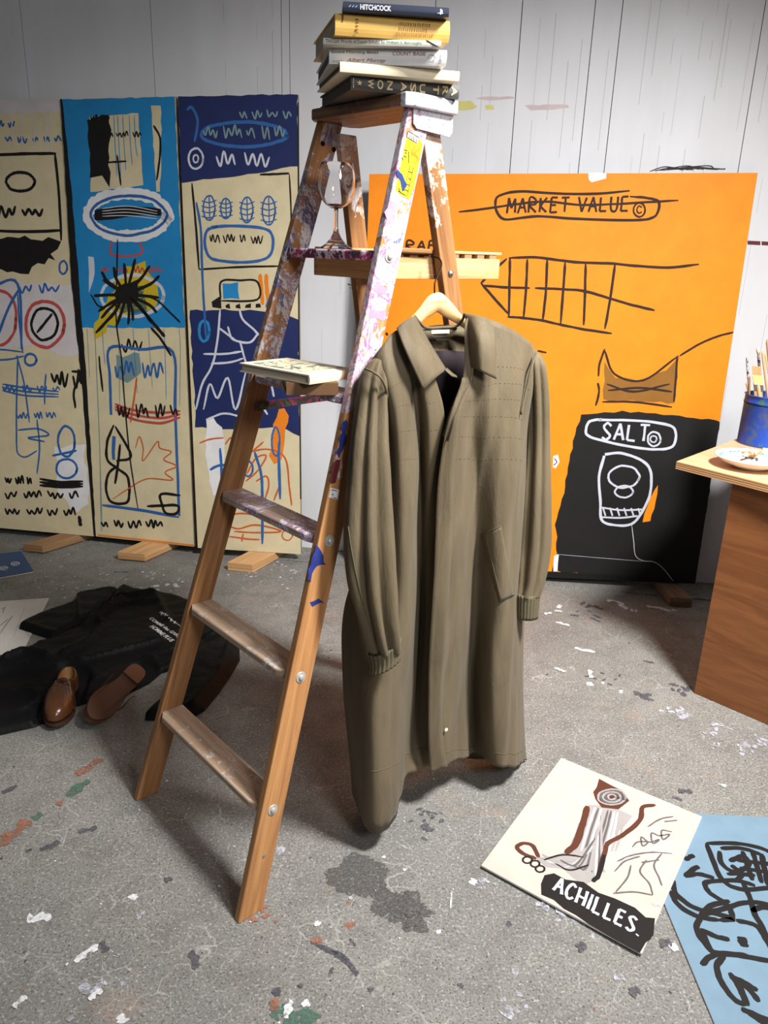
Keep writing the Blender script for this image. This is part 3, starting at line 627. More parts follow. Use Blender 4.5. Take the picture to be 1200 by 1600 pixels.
def spine_dutch(mb, P, ex, ez, ln, th):
    printed(mb, 'The Last Words of Dutch Schultz', P(ln * .02, th * .25), ex, ez, ln * .46, th * .55, 1); printed(mb, 'by William S. Burroughs', P(ln * .495, th * .25), ex, ez, ln * .34, th * .55, 2)
    mb.poly([P(ln * .86, th), P(ln * .885, th), P(ln * .985, 0), P(ln * .96, 0)], 3)
S3 = seat(z, (505, 69), (689, 74), (490, 82), .3)
book('slim_book', 'slim pale book with green and dark handwriting-style title, beneath the thick gold book', S3[0], S3[1], S3[2], S3[3], 0.235, .0115, 'paper', 'book_dark', 'books stacked on the ladder top', board=.002, spine_mats=('dark_text', 'green_text', 'black'), spine_fn=spine_dutch); z += .0122
def spine_gold(mb, P, ex, ez, ln, th):
    for y, x0, x1 in ((.14, .52, .84), (.38, .55, .80), (.62, .55, .82)):   # worn upside-down capitals, no longer legible
        x = x0
        while x < x1:
            w_ = random.uniform(.006, .016)
            mb.poly([P(ln * x, th * y), P(ln * (x + w_ * .45), th * y), P(ln * (x + w_ * .45), th * (y + .15)), P(ln * x, th * (y + .15))], 1)
            if random.random() < .6: mb.poly([P(ln * x, th * (y + .13)), P(ln * (x + w_), th * (y + .13)), P(ln * (x + w_), th * (y + .155)), P(ln * x, th * (y + .155))], 1)
            x += w_ + .008
    for k in range(5): mb.poly([P(ln * .175, th * (.1 + .15 * k)), P(ln * .20, th * (.14 + .15 * k)), P(ln * .20, th * (.18 + .15 * k)), P(ln * .175, th * (.2 + .15 * k))], 1)
    mb.poly([P(ln * .055, th * .55), P(ln * .065, th * .6), P(ln * .075, th * .95), P(ln * .06, th * .97)], 2)
S4 = seat(z, (523, 55), (701, 67), (492, 62), .2)
book('gold_book', 'thick shiny gold-covered hardback, second from the top of the stack', S4[0], S4[1], S4[2], S4[3], 0.25, .0385, 'gold_book', 'pages', 'books stacked on the ladder top', spine_mats=('brown', 'dark_brown'), spine_fn=spine_gold); z += .0392
def spine_film(mb, P, ex, ez, ln, th):
    printed(mb, 'HITCHCOCK', P(ln * .16, th * .22), ex, ez, ln * .29, th * .56, 1, True)
    for q in range(3): mb.poly([P(ln * (.05 + .03 * q), th * .45), P(ln * (.06 + .03 * q), th * .38), P(ln * (.075 + .03 * q), th * .62), P(ln * (.072 + .03 * q), th * .68)], 2)
    mb.poly([P(ln * .89, th * .3), P(ln * .945, th * .3), P(ln * .945, th * .36), P(ln * .89, th * .36)], 1); mb.poly([P(ln * .915, th * .2), P(ln * .925, th * .2), P(ln * .925, th * .8), P(ln * .915, th * .8)], 1); mb.poly([P(ln * .93, th * .36), P(ln * .937, th * .36), P(ln * .937, th * .7), P(ln * .93, th * .7)], 1)
S5 = seat(z, (536, 17), (701, 27), (522, 17), 0.0)
book('film_book', 'dark navy book with white title letters, on top of the whole stack', S5[0], S5[1], S5[2], S5[3], 0.2, .0165, 'navy_book', 'pages', 'books stacked on the ladder top', spine_mats=('jacket_white', 'slate_blue'), spine_fn=spine_film)
# two volumes on the fourth tread
z4 = TZ[3] + .0005
q = [fl(443, 606, z4 + .0), fl(517, 606, z4 + .0)]
bk = book('brown_book', 'brown hardback lying on the fourth tread beneath the pale old book', lp(.122, .262, z4), LW * .054 + LD * .089, LD * .054 - LW * .089, .115, .17, .027, 'brown_book', 'pages', round_=False)
z4b = z4 + .0278
P0, P1, P2 = fl(380, 560, z4b + .021), fl(482, 586, z4b + .021), fl(472, 545, z4b + .021)
ex = (P1 - P0).normalized(); 
mb_top = None
L6, R6 = fl(483, 586, z4b + .021), fl(552, 577, z4b + .021)
ob = book('old_book', 'pale worn hardback with grey-green patterned cover on the fourth tread', V((L6.x, L6.y, z4b)), R6 - L6, V((-(R6 - L6).y, (R6 - L6).x, 0)), .15, .235, .021, 'ivory', 'pages')
mb = MB(); exx = V(((R6 - L6).x, (R6 - L6).y, 0)).normalized(); eyy = (P0 - L6); eyy.z = 0; eyy = (eyy - exx * eyy.dot(exx)).normalized()
mb.box(V((L6.x, L6.y, z4b + .0214)) + exx * .075 + eyy * .118, exx * .058, eyy * .09, (0, 0, .0004)); mb.build('cover_picture', M['old_cover'], ob)

# ------------------------------------------------------------------ wine glass on the fifth tread
gp = lp(-.025, TZ[4] * TAN + .045, TZ[4] + .0005)
glass = thing('wine_glass', 'empty stemmed wine glass with brown dregs on the fifth tread', 'glass', tuple(gp))
G = 1.0
prof = [(.0001, .0), (.037, .0), (.0378, .0015), (.036, .003), (.024, .012), (.013, .026), (.0068, .040), (.0045, .055), (.0042, .085), (.0048, .098), (.0075, .104), (.0001, .106)]
mb = MB(); mb.lathe(gp, [(r * 1.08, h * .91) for r, h in prof[:8] + [(.0042, .085), (.0046, .099), (.0001, .0995)]], 0, 48, caps=True); mb.build('foot_and_stem', M['glass'], glass, smooth=True, closed=True)
outer = [(.0001, .0985), (.010, .1005), (.022, .108), (.033, .124), (.0385, .146), (.0388, .168), (.0365, .190), (.0335, .2085), (.0330, .2090)]
inner = [(.0325, .2085), (.0352, .190), (.0374, .168), (.0371, .146), (.0318, .1255), (.021, .1102), (.010, .1032), (.0001, .1022)]
mb = MB(); mb.lathe(gp, [(r * 1.13, h * .91) for r, h in outer + inner], 0, 48, caps=True); bowl = mb.build('bowl', M['glass'], glass, smooth=True, closed=True)
mb = MB(); mb.lathe(gp, [(r * 1.13, h * .91) for r, h in [(.0001, .1026), (.009, .1036), (.0195, .1106), (.0185, .1112), (.0001, .1112)]], 0, 32); mb.build('wine_dregs', M['dregs'], bowl, smooth=True)

# ------------------------------------------------------------------ paintings against the wall
def panel_mb(P, th, n):
    """P: bl br tr tl front corners; a board of thickness th going back along -n"""
    mb = MB(); q = [p - n * th for p in P]
    mb.hexa(q + P, 0, [1, 0, 1, 1, 1, 1]); return mb
def wall_at(u, v, off=.012): return on(u, v, WP + WN * off, WN)
# big orange board
OB = [fl(558, 890, .004), fl(1086, 912, .053)]; OT = [wall_at(577, 272, .05), wall_at(1184, 270, .04)]
opl = Plane(OB[1], OB[0] - OB[1], OT[1] - OB[1])
oc = [opl.px(558, 890), opl.px(1086, 912), opl.px(1184, 270), opl.px(577, 272)]
mb = panel_mb(oc, .022, opl.n)
M['oil_stick'] = paint('oil_stick', (50, 32, 26), .7)
OM = ['orange', 'black_edge', 'black', 'line_white', 'oil_stick', 'brown', 'bright_orange', 'white']
K = .0105
patch(mb, opl, [(908, 648), (945, 645), (960, 643), (1010, 645), (1050, 650), (1118, 657), (1124, 659), (1104, 790), (1086, 911), (862, 893), (871, 868), (868, 820), (880, 770), (893, 700), (902, 668)], 2, 1, .006)
patch(mb, opl, [(1040, 652), (1060, 653), (1124.5, 659), (1104.8, 790), (1086.3, 911), (980, 905), (1000, 760)], 2, 1.5)
patch(mb, opl, [(558, 880), (864, 893), (1087, 905), (1086, 912), (558, 890)], 1, 2)
patch(mb, opl, [(919, 271), (948, 271), (947, 279), (925, 284), (921, 280)], 7, 2, .004)
lettering(mb, opl, 'MARKET VALUE', (790, 333), (984, 330), (2, -23), K * .85, 4, 2)
ring(mb, opl, (999, 328), 9, 11, K * .7, 4, 2); ribbon(mb, opl, [(1003, 324), (998, 322), (995, 328), (998, 333), (1003, 331)], K * .6, 4, 2, taper=False)
ribbon(mb, opl, [(717, 331), (760, 326), (800, 320), (850, 315), (905, 320), (960, 319), (1010, 316), (1060, 313)], K * .85, 4, 3)
ribbon(mb, opl, [(984, 298), (930, 303), (860, 302), (810, 299), (780, 306), (774, 318), (778, 334), (792, 343), (840, 338), (900, 342), (990, 344), (1020, 340), (1029, 328), (1028, 314), (1008, 309), (984, 307)], K, 4, 2)
for q in ([(795, 403), (836, 402), (870, 406), (905, 410), (958, 412), (1000, 416), (1045, 418), (1092, 413)], [(792, 404), (770, 424), (751, 443)], [(752, 443), (772, 466), (794, 490)], [(755, 446), (790, 449), (828, 450)],
          [(836, 450), (880, 452), (914, 455), (955, 467), (990, 477), (1023, 485)], [(793, 495), (820, 497), (848, 501), (875, 507), (915, 515), (956, 521)],
          [(797, 402), (796, 450), (795, 494)], [(824, 405), (822, 450), (818, 497)], [(855, 405), (853, 455), (848, 501)], [(883, 410), (880, 455), (876, 507)], [(915, 412), (914, 460), (912, 508)], [(961, 412), (953, 470), (945, 514)]): ribbon(mb, opl, q, K * 1.05, 4, 2)
lettering(mb, opl, 'CRAFT', (615, 391), (700, 391), (2, -15), K * .8, 4, 2)
ribbon(mb, opl, [(603, 520), (606, 524)], K, 4, 2); ribbon(mb, opl, [(840, 548), (854, 551)], K * .8, 4, 2)
# brown scumbled block with loose outline and a wandering line
patch(mb, opl, [(944, 566), (962, 590), (1000, 596), (1040, 578), (1061, 556), (1057, 590), (1054, 630), (1000, 628), (943, 624), (944, 595)], 5, 1, .006)
for q in ([(945, 545), (937, 568), (935, 588)], [(934, 598), (936, 612), (931, 634)], [(945, 548), (960, 584), (1005, 594), (1060, 556)], [(1058, 556), (1056, 592), (1053, 628)], [(941, 628), (990, 628), (1050, 636)], [(1062, 556), (1092, 538), (1120, 526), (1146, 519)], [(950, 610), (1000, 606), (1050, 612)], [(948, 600), (990, 612), (1046, 600)]): ribbon(mb, opl, q, K * .9, 4, 2)
lettering(mb, opl, 'SALT', (937, 686), (1015, 690), (3, -25), K, 3, 2)
ring(mb, opl, (1022, 686), 10, 11, K * .8, 3, 3); ring(mb, opl, (1021, 686), 5, 5, K * .6, 3, 3, n=9)
ribbon(mb, opl, [(935, 656), (990, 657), (1030, 661), (1052, 668), (1056, 684), (1048, 699), (1020, 702), (980, 697), (940, 688), (918, 680), (916, 668), (922, 658), (940, 655)], K * 1.1, 3, 2, taper=False)
# white rounded loop with rings and a row of hatching
ribbon(mb, opl, [(945, 710), (970, 708), (1000, 718), (1016, 735), (1016, 770), (1003, 800), (986, 819), (958, 820), (940, 812), (938, 780), (936, 745), (944, 712)], K * 1.15, 3, 2, taper=False)
ring(mb, opl, (975, 745), 24, 17, K * .9, 3, 2); ring(mb, opl, (975, 768), 14, 9, K * .8, 3, 2)
for x in range(942, 1002, 11): ribbon(mb, opl, [(x, 793 + (x - 942) * .02), (x + 4, 806)], K * .7, 3, 2, taper=False)
ribbon(mb, opl, [(940, 793), (970, 797), (1003, 796)], K * .8, 3, 2, taper=False); ribbon(mb, opl, [(940, 808), (970, 809), (996, 806)], K * .8, 3, 2, taper=False)
ribbon(mb, opl, [(987, 820), (990, 845), (993, 868), (1005, 876), (1022, 878), (1036, 888), (1052, 908)], .003, 3, 2); ribbon(mb, opl, [(870, 866), (930, 871), (1005, 877)], .0015, 3, 2)
patch(mb, opl, [(1028, 758), (1024, 785), (1016, 814), (1004, 816), (1012, 790), (1022, 765)], 0, 2, .004)
patch(mb, opl, [(864, 712), (872, 710), (875, 722), (868, 732), (863, 730)], 7, 2, .003); ribbon(mb, opl, [(866, 716), (870, 722), (865, 727)], .004, 2, 3)
patch(mb, opl, [(866, 868), (872, 866), (871, 893), (864, 893)], 7, 2, .004)
board = mb.build('orange_painting', [M[x] for x in OM], None, base=(oc[0] + oc[1]) / 2, recalc=False)
tag(board, 'large orange board with black lower corner and line drawing leaning on the white wall', 'painting')

# tall hinged screen of three painted panels (plain brushwork)
screen = None
TB = [(-160, 806), (0, 826), (150, 838), (304, 855), (470, 866)]
zb = .046
def tri_panel(bl, br, tl, tr, off):
    a, b = fl(*bl, zb), fl(*br, zb); c = wall_at(*tr, off); d = wall_at(*tl, off)
    best = None
    for e in (c, d, (c + d) / 2):
        pl = Plane(a, b - a, e - (a + b) / 2 if e is not c and e is not d else e - (b if e is c else a)); P = [pl.px(*bl), pl.px(*br), pl.px(*tr), pl.px(*tl)]
        gap = min((p - pl.n * .03 - WP).dot(WN) for p in P)
        if best is None or gap > best[0]: best = (gap, pl, P)
    return best[1], best[2]
TM = ['cream', 'panel_edge', 'black', 'white', 'sky_blue', 'navy', 'line_blue', 'red', 'rust', 'bright_orange', 'line_white', 'cream_light', 'off_white', 'yellow', 'stain_green', 'teal_grey']
CR, ED, BK, WH, SB, NV, LB, RE, RU, BO, LWH, CL, OW, YE, GN, TG = range(16)
T = .0135
screen = thing('folding_screen', 'tall three-panel painted screen in cream, bright blue and navy standing by the white wall', 'painting', tuple(fl(150, 838, zb)))
def squig(mb, pl, x0, x1, y, h, w, m, n=6, lay=2):
    """loose unreadable scribble: broken runs of a wavering stroke"""
    x = x0; step = (x1 - x0) / (n * 3.2)
    while x < x1 - step * 2:
        k = random.randint(4, 8); pts = []
        for i in range(k):
            if x > x1: break
            pts.append((x, y - h * (random.uniform(.05, .35) if i % 2 else random.uniform(.6, .95)))); x += step * random.uniform(.55, 1.05)
        if len(pts) > 2: ribbon(mb, pl, pts, w, m, lay)
        x += step * random.uniform(.6, 1.4)
# left panel, half outside the frame
pl, P = tri_panel((-165, 810), (146, 838), (-205, 157), (94, 155), .04)
mb = panel_mb(P, .03, pl.n)
patch(mb, pl, [(-200, 156), (93, 155), (96, 176), (-198, 178)], OW, 1, .006)
for x in (18, 33, 52, 70, 78): ribbon(mb, pl, [(x, 176), (x + 1, 200), (x + 2, random.uniform(225, 255))], .006, OW, 2)
patch(mb, pl, [(-190, 374), (30, 372), (94, 376), (80, 396), (86, 405), (60, 412), (45, 428), (20, 424), (-190, 430)], BK, 1, .014)
patch(mb, pl, [(-185, 440), (60, 442), (116, 444), (124, 555), (100, 556), (60, 540), (20, 545), (-180, 540)], OW, 1, .008); patch(mb, pl, [(86, 700), (132, 694), (140, 790), (120, 802), (90, 770)], WH, 1, .012)
ribbon(mb, pl, [(-60, 246), (0, 242), (50, 240), (88, 240)], T, BK, 2); ribbon(mb, pl, [(86, 240), (92, 300), (96, 376)], T, BK, 2); ribbon(mb, pl, [(-60, 358), (40, 362), (97, 360)], T, BK, 2)
ring(mb, pl, (32, 284), 22, 15, T, BK, 2); squig(mb, pl, -10, 76, 342, 22, T, BK, 4)
squig(mb, pl, -10, 24, 200, 12, .008, LB, 3); squig(mb, pl, 8, 96, 224, 12, .008, LB, 6); squig(mb, pl, 30, 110, 460, 18, .010, LB, 4); ring(mb, pl, (99, 418), 6, 10, .010, LB)
ring(mb, pl, (70, 506), 30, 36, T * 1.2, RE, 2); ring(mb, pl, (70, 506), 20, 25, T, BK, 3); ribbon(mb, pl, [(58, 520), (82, 490)], T, BK, 3)
ring(mb, pl, (0, 496), 26, 42, T * 1.1, RE, 2); ribbon(mb, pl, [(-10, 446), (28, 444), (34, 546)], T, LB, 3); ribbon(mb, pl, [(-5, 530), (14, 480), (30, 452)], T, LB, 3)
for q in ([(-40, 546), (0, 546), (36, 550)], [(36, 552), (30, 500), (28, 460)], [(26, 555), (38, 600), (46, 660)], [(28, 556), (26, 640), (26, 700)], [(58, 655), (62, 700), (58, 740)], [(72, 584), (70, 610), (70, 632)], [(-40, 562), (10, 562), (38, 556)]): ribbon(mb, pl, q, .009, LB, 2)
ring(mb, pl, (48, 562), 9, 9, .012, LB)
for k in range(3): ribbon(mb, pl, [(4, 600 + k * 5), (40, 606 + k * 6), (92, 612 + k * 4)], .009, LB, 2)
squig(mb, pl, 4, 94, 614, 14, .008, LB, 6); squig(mb, pl, 26, 92, 655, 12, .008, LB, 6); ribbon(mb, pl, [(28, 672), (60, 670), (76, 680), (44, 684), (70, 690)], .009, LB, 2); ribbon(mb, pl, [(26, 690), (28, 708), (40, 714), (58, 704)], .008, LB, 2)
ring(mb, pl, (104, 690), 13, 24, T * .9, LB, 2); ring(mb, pl, (104, 732), 16, 15, T * .9, LB, 2); ribbon(mb, pl, [(82, 712), (120, 704)], T * .9, LB, 2)
squig(mb, pl, 80, 132, 608, 34, .012, BK, 3); ribbon(mb, pl, [(112, 580), (128, 584), (116, 610), (118, 638)], .012, BK, 3)
squig(mb, pl, 8, 50, 757, 15, .011, BK, 4); squig(mb, pl, 8, 124, 780, 15, .011, BK, 7); squig(mb, pl, 8, 120, 807, 15, .011, BK, 7)
for k in range(3): ribbon(mb, pl, [(62, 748 + k * 5), (96, 753 + k * 4), (130, 752 + k * 4)], .014, BK, 2)
ribbon(mb, pl, [(124, 806), (126, 822)], .02, BK, 2)
mb.build('painted_panel', [M[x] for x in TM], screen, recalc=False)
# middle panel
pl, P = tri_panel((150, 838), (303, 854), (95, 155), (274, 150), .05)
mb = panel_mb(P, .03, pl.n)
patch(mb, pl, [(97, 156), (273, 151), (289, 512), (128, 512)], SB, 1, .003)
patch(mb, pl, [(94, 155), (97, 155), (104, 220), (112, 300), (122, 420), (136, 600), (150, 836), (144, 836), (130, 620), (112, 440), (100, 240)], BK, 3, .002)
patch(mb, pl, [(140, 182), (216, 177), (224, 290), (142, 300)], CR, 2, .003); patch(mb, pl, [(236, 166), (252, 165), (252, 250), (250, 300), (245, 300)], CR, 2, .003)
patch(mb, pl, [(136, 186), (172, 180), (171, 280), (170, 294), (160, 276), (142, 278), (140, 240)], BK, 3, .008)
for x in (178, 184, 192, 202, 210): ribbon(mb, pl, [(x, 180), (x + 2, 225), (x + 5, random.uniform(240, 292))], .004, SB, 3)
squig(mb, pl, 142, 176, 190, 11, .008, BK, 4, 4); squig(mb, pl, 152, 222, 217, 14, .006, BK, 7, 4); ribbon(mb, pl, [(165, 254), (198, 252)], .008, BK, 3); ribbon(mb, pl, [(183, 242), (186, 265), (189, 290)], .009, BK, 3); ribbon(mb, pl, [(240, 196), (250, 215), (250, 245), (245, 282)], .010, BK, 3)
ring(mb, pl, (200, 336), 62, 34, .052, WH, 2, n=20); ring(mb, pl, (201, 336), 59, 31, .013, LB, 3, n=20)
for k in range(6): ribbon(mb, pl, [(148, 330 + k * 2.5), (175, 326 + k * 3), (215, 325 + k * 2), (252, 328 + k * 1.5)], .011, BK, 3)
for k in range(4): ribbon(mb, pl, [(160, 326 + k * 4), (200, 322 + k * 5), (246, 330 + k * 4)], .003, WH, 4)
ribbon(mb, pl, [(176, 374), (175, 398), (220, 397), (217, 374)], .010, RE, 2); ribbon(mb, pl, [(184, 374), (183, 420), (182, 500), (190, 560), (196, 640), (204, 720), (216, 795)], .007, BK, 4)
squig(mb, pl, 158, 268, 428, 13, .007, RE, 8, 2); patch(mb, pl, [(138, 402), (148, 402), (146, 440), (140, 458)], LWH, 2, .006)
ring(mb, pl, (207, 462), 48, 32, .016, LWH, 2); patch(mb, pl, [(196, 416), (224, 410), (250, 450), (246, 478), (216, 486), (170, 510), (150, 530), (146, 516)], YE, 2, .014); patch(mb, pl, [(180, 448), (226, 446), (230, 486), (190, 490)], GN, 3, .012)
patch(mb, pl, [(184, 448), (214, 436), (216, 462), (206, 478), (190, 476), (178, 462)], BK, 4, .012)
for k in range(16):
    a = 2 * math.pi * k / 16 + random.uniform(-.15, .15); L_ = random.uniform(46, 72) * (1 if abs(math.cos(a)) > .5 else .85)
    ribbon(mb, pl, [(198, 460), (198 + math.cos(a) * L_ * .55 + random.uniform(-4, 4), 460 + math.sin(a) * L_ * .55), (198 + math.cos(a) * L_ * .85, 460 + math.sin(a) * L_)], .014, BK, 5)
ribbon(mb, pl, [(150, 520), (178, 490), (200, 462), (240, 505), (258, 526)], .016, BK, 5); ribbon(mb, pl, [(142, 460), (160, 480), (200, 462), (240, 466), (270, 492), (282, 504)], .008, BK, 5)
for k in range(7): ribbon(mb, pl, [(136 + k * 24, 513), (138 + k * 24, 545), (140 + k * 24 + random.uniform(-3, 3), random.uniform(560, 640))], .003, SB if k % 2 else TG, 2)
squig(mb, pl, 190, 236, 555, 28, .010, BK, 2); ribbon(mb, pl, [(236, 512), (252, 530), (268, 556)], .012, BK, 4); ribbon(mb, pl, [(155, 556), (157, 580), (161, 612)], .010, BK, 2)
ribbon(mb, pl, [(174, 648), (172, 590), (172, 544), (220, 546), (270, 550), (274, 640), (278, 740), (280, 806)], .014, LB, 3, taper=False); ribbon(mb, pl, [(280, 808), (220, 797), (160, 789)], .014, LB, 3)
patch(mb, pl, [(182, 556), (220, 552), (222, 585), (200, 596), (184, 590)], TG, 2, .01); squig(mb, pl, 180, 268, 592, 30, .010, LB, 5)
for k in range(3): ribbon(mb, pl, [(180, 631 + k * 4), (206, 640 + k * 7), (250, 645 + k * 8), (282, 642 + k * 5)], .012, RE, 3)
squig(mb, pl, 184, 278, 655, 26, .009, BK, 6, 4); ribbon(mb, pl, [(214, 590), (210, 620), (204, 660)], .010, RU, 2)
ribbon(mb, pl, [(178, 664), (168, 690), (168, 718), (184, 732), (200, 746), (202, 775), (196, 786), (174, 784), (166, 764), (170, 740), (184, 728)], .014, BK, 3); ribbon(mb, pl, [(180, 666), (205, 712), (182, 720)], .014, BK, 3); ribbon(mb, pl, [(188, 694), (184, 730), (180, 756)], .014, BK, 3); patch(mb, pl, [(176, 680), (181, 682), (180, 718), (175, 718)], LB, 3, .003)
ribbon(mb, pl, [(212, 700), (218, 682), (224, 700), (224, 720), (246, 690), (250, 700), (268, 706), (256, 718), (276, 728), (258, 738), (270, 750), (230, 748), (200, 764), (176, 780)], .006, RU, 3)
ribbon(mb, pl, [(282, 774), (252, 772), (254, 790), (260, 802), (276, 802), (278, 790), (250, 790), (230, 791)], .014, BK, 3)
squig(mb, pl, 158, 262, 826, 15, .011, BK, 7)
for k in range(2): ribbon(mb, pl, [(148, 510), (152, 600), (156, 700), (158 + k * 2, 830)], .004, TG, 2)
ribbon(mb, pl, [(153, 836), (303, 852)], .008, BO, 2, taper=False)
mb.build('painted_panel', [M[x] for x in TM], screen, recalc=False)
# right panel
pl, P = tri_panel((309, 856), (470, 866), (278, 150), (465, 148), .04)
mb = panel_mb(P, .03, pl.n)
patch(mb, pl, [(278, 150), (465, 148), (466, 259), (440, 262), (400, 272), (340, 278), (284, 286)], NV, 1, .004)
patch(mb, pl, [(297, 486), (340, 483), (400, 486), (440, 490), (466, 500), (468, 682), (440, 668), (400, 668), (360, 670), (306, 668)], NV, 1, .005)
ribbon(mb, pl, [(292, 172), (300, 168), (309, 190), (304, 222)], .012, LB, 2); squig(mb, pl, 374, 456, 188, 18, .007, TG, 5)
ring(mb, pl, (381, 210), 68, 19, .014, LB, 2, n=18); squig(mb, pl, 318, 446, 220, 26, .007, TG, 8)
ring(mb, pl, (306, 248), 11, 16, .009, LWH, 2); ring(mb, pl, (306, 248), 4, 6, .007, LWH, 2, n=8); squig(mb, pl, 338, 448, 264, 30, .009, LWH, 5)
ribbon(mb, pl, [(406, 273), (452, 271)], .010, BK, 2); ribbon(mb, pl, [(300, 286), (306, 350), (311, 421)], .010, BK, 2); ribbon(mb, pl, [(452, 272), (455, 330), (455, 400)], .007, BK, 2); ribbon(mb, pl, [(311, 421), (380, 417), (436, 416)], .009, BK, 2)
for cx, cy, rx, ry in ((327, 325, 9, 19), (353, 326, 8, 16), (386, 328, 9, 20), (420, 329, 10, 22)):     # hatched lozenges
    ring(mb, pl, (cx, cy), rx, ry, .007, LB, 2, n=10)
    for k in range(4): ribbon(mb, pl, [(cx - rx - 3, cy - ry * .6 + k * ry * .42), (cx, cy - ry * .45 + k * ry * .42), (cx + rx + 3, cy - ry * .65 + k * ry * .42)], .005, LB, 3)
    ribbon(mb, pl, [(cx, cy - ry), (cx + 1, cy + ry)], .005, LB, 3)
ribbon(mb, pl, [(330, 355), (365, 353), (412, 357), (426, 370), (424, 395), (410, 406), (380, 410), (350, 408), (328, 402), (320, 380), (324, 360), (340, 354)], .013, LB, 2, taper=False)
squig(mb, pl, 328, 416, 382, 17, .006, BK, 7)
ribbon(mb, pl, [(307, 316), (314, 360), (316, 420), (319, 480), (322, 530)], .011, LB, 2)
ribbon(mb, pl, [(345, 468), (346, 440), (375, 438), (402, 440), (402, 468), (346, 470)], .009, BK, 3); patch(mb, pl, [(348, 443), (372, 441), (374, 466), (350, 467)], SB, 2, .004)
for x in (407, 416): ribbon(mb, pl, [(x, 428), (x + 1, 450), (x + 4, 476)], .018, BO, 2)
ribbon(mb, pl, [(436, 432), (426, 455), (416, 480)], .012, LB, 2); patch(mb, pl, [(330, 470), (345, 462), (346, 480), (332, 480)], BK, 2, .008)
for x in range(352, 420, 16): patch(mb, pl, [(x, 476), (x + 7, 474), (x + 8, 481), (x, 481)], BK, 2, .004)
ring(mb, pl, (319, 517), 8, 16, .013, SB, 2)
for q in ([(344, 484), (340, 530), (332, 570), (316, 600), (306, 640)], [(318, 553), (350, 553), (378, 549)], [(330, 568), (360, 566), (380, 560)], [(342, 512), (368, 532)], [(356, 510), (364, 530), (390, 535), (404, 520)], [(374, 484), (380, 500), (396, 514), (404, 524)], [(375, 532), (380, 552), (386, 572)],
          [(318, 640), (328, 600), (340, 622), (356, 590), (368, 640), (384, 582)], [(322, 656), (350, 646), (380, 652)], [(418, 605), (410, 630), (418, 648)], [(424, 600), (428, 620)]): ribbon(mb, pl, q, .010, LWH, 2)
patch(mb, pl, [(322, 654), (334, 652), (346, 668), (352, 700), (350, 760), (346, 776), (332, 774), (322, 720)], WH, 2, .006)
patch(mb, pl, [(436, 640), (444, 638), (452, 650), (446, 690), (438, 716), (428, 726), (422, 712), (426, 676)], BO, 2, .010)
for q in ([(312, 692), (330, 686), (350, 684)], [(352, 694), (362, 684), (372, 700)], [(396, 704), (412, 690)], [(388, 706), (420, 702), (446, 716), (452, 760), (456, 790)], [(384, 752), (404, 734), (416, 712), (400, 716), (386, 740)], [(400, 752), (416, 744), (420, 760), (412, 786)], [(438, 756), (428, 782)], [(360, 752), (376, 754)],
          [(350, 806), (380, 802), (420, 808)], [(352, 818), (372, 826), (400, 820), (440, 830), (400, 832), (366, 830)], [(358, 838), (386, 842), (406, 843)], [(380, 834), (378, 846)]): ribbon(mb, pl, q, .008, RU, 3)
ring(mb, pl, (449, 836), 8, 8, .006, RU, 3)
for q in ([(398, 706), (408, 740), (410, 780), (410, 850)], [(436, 690), (436, 720), (438, 780)], [(344, 700), (346, 730), (346, 760)], [(328, 734), (340, 728), (352, 726)]): ribbon(mb, pl, q, .013, LB, 3)
ring(mb, pl, (431, 690), 6, 22, .009, LB, 3); ring(mb, pl, (388, 732), 7, 12, .009, LB, 3)
ribbon(mb, pl, [(466, 160), (467, 500), (470, 780)], .006, BK, 2, taper=False)
mb.build('painted_panel', [M[x] for x in TM], screen, recalc=False)

# timber blocks under the boards
def block(a, b, ln_dir, ln, label, matn, th=.045):
    """a,b: photo pixels of the upper front edge; runs back along ln_dir"""
    A, B = fl(*a, th), fl(*b, th); ex = (B - A) / 2; d = V((-ex.y, ex.x, 0)).normalized(); d = d if d.y > 0 else -d
    d = (d + V((ln_dir, 0, 0))).normalized(); mb = MB()
    c = [A, B, B + d * ln, A + d * ln]
    mb.hexa([V((p.x, p.y, .0062 if p.y > 3.5 else .0005)) for p in c] + [p - V((0, 0, .0005)) for p in c])
    o = mb.build('timber_block', M[matn], None, bevel=.002, L=d, base=V(((A + B).x / 2, (A + B).y / 2, 0)))
    return tag(o, label, 'wood block', 'timber offcuts propping the paintings')
block((183, 862), (226, 866), .35, .30, 'clean pine offcut under the blue panel of the screen', 'pine')
block((355, 878), (395, 882), .35, .30, 'pine offcut with dark streak under the navy panel, just left of the ladder', 'pine')
block((36, 850), (66, 853), .55, .30, 'dim pine offcut under the left cream panel of the screen', 'pine_dull')
block((1048, 933), (1083, 935), -.12, .22, 'greyed timber offcut under the orange painting', 'grey_timber')

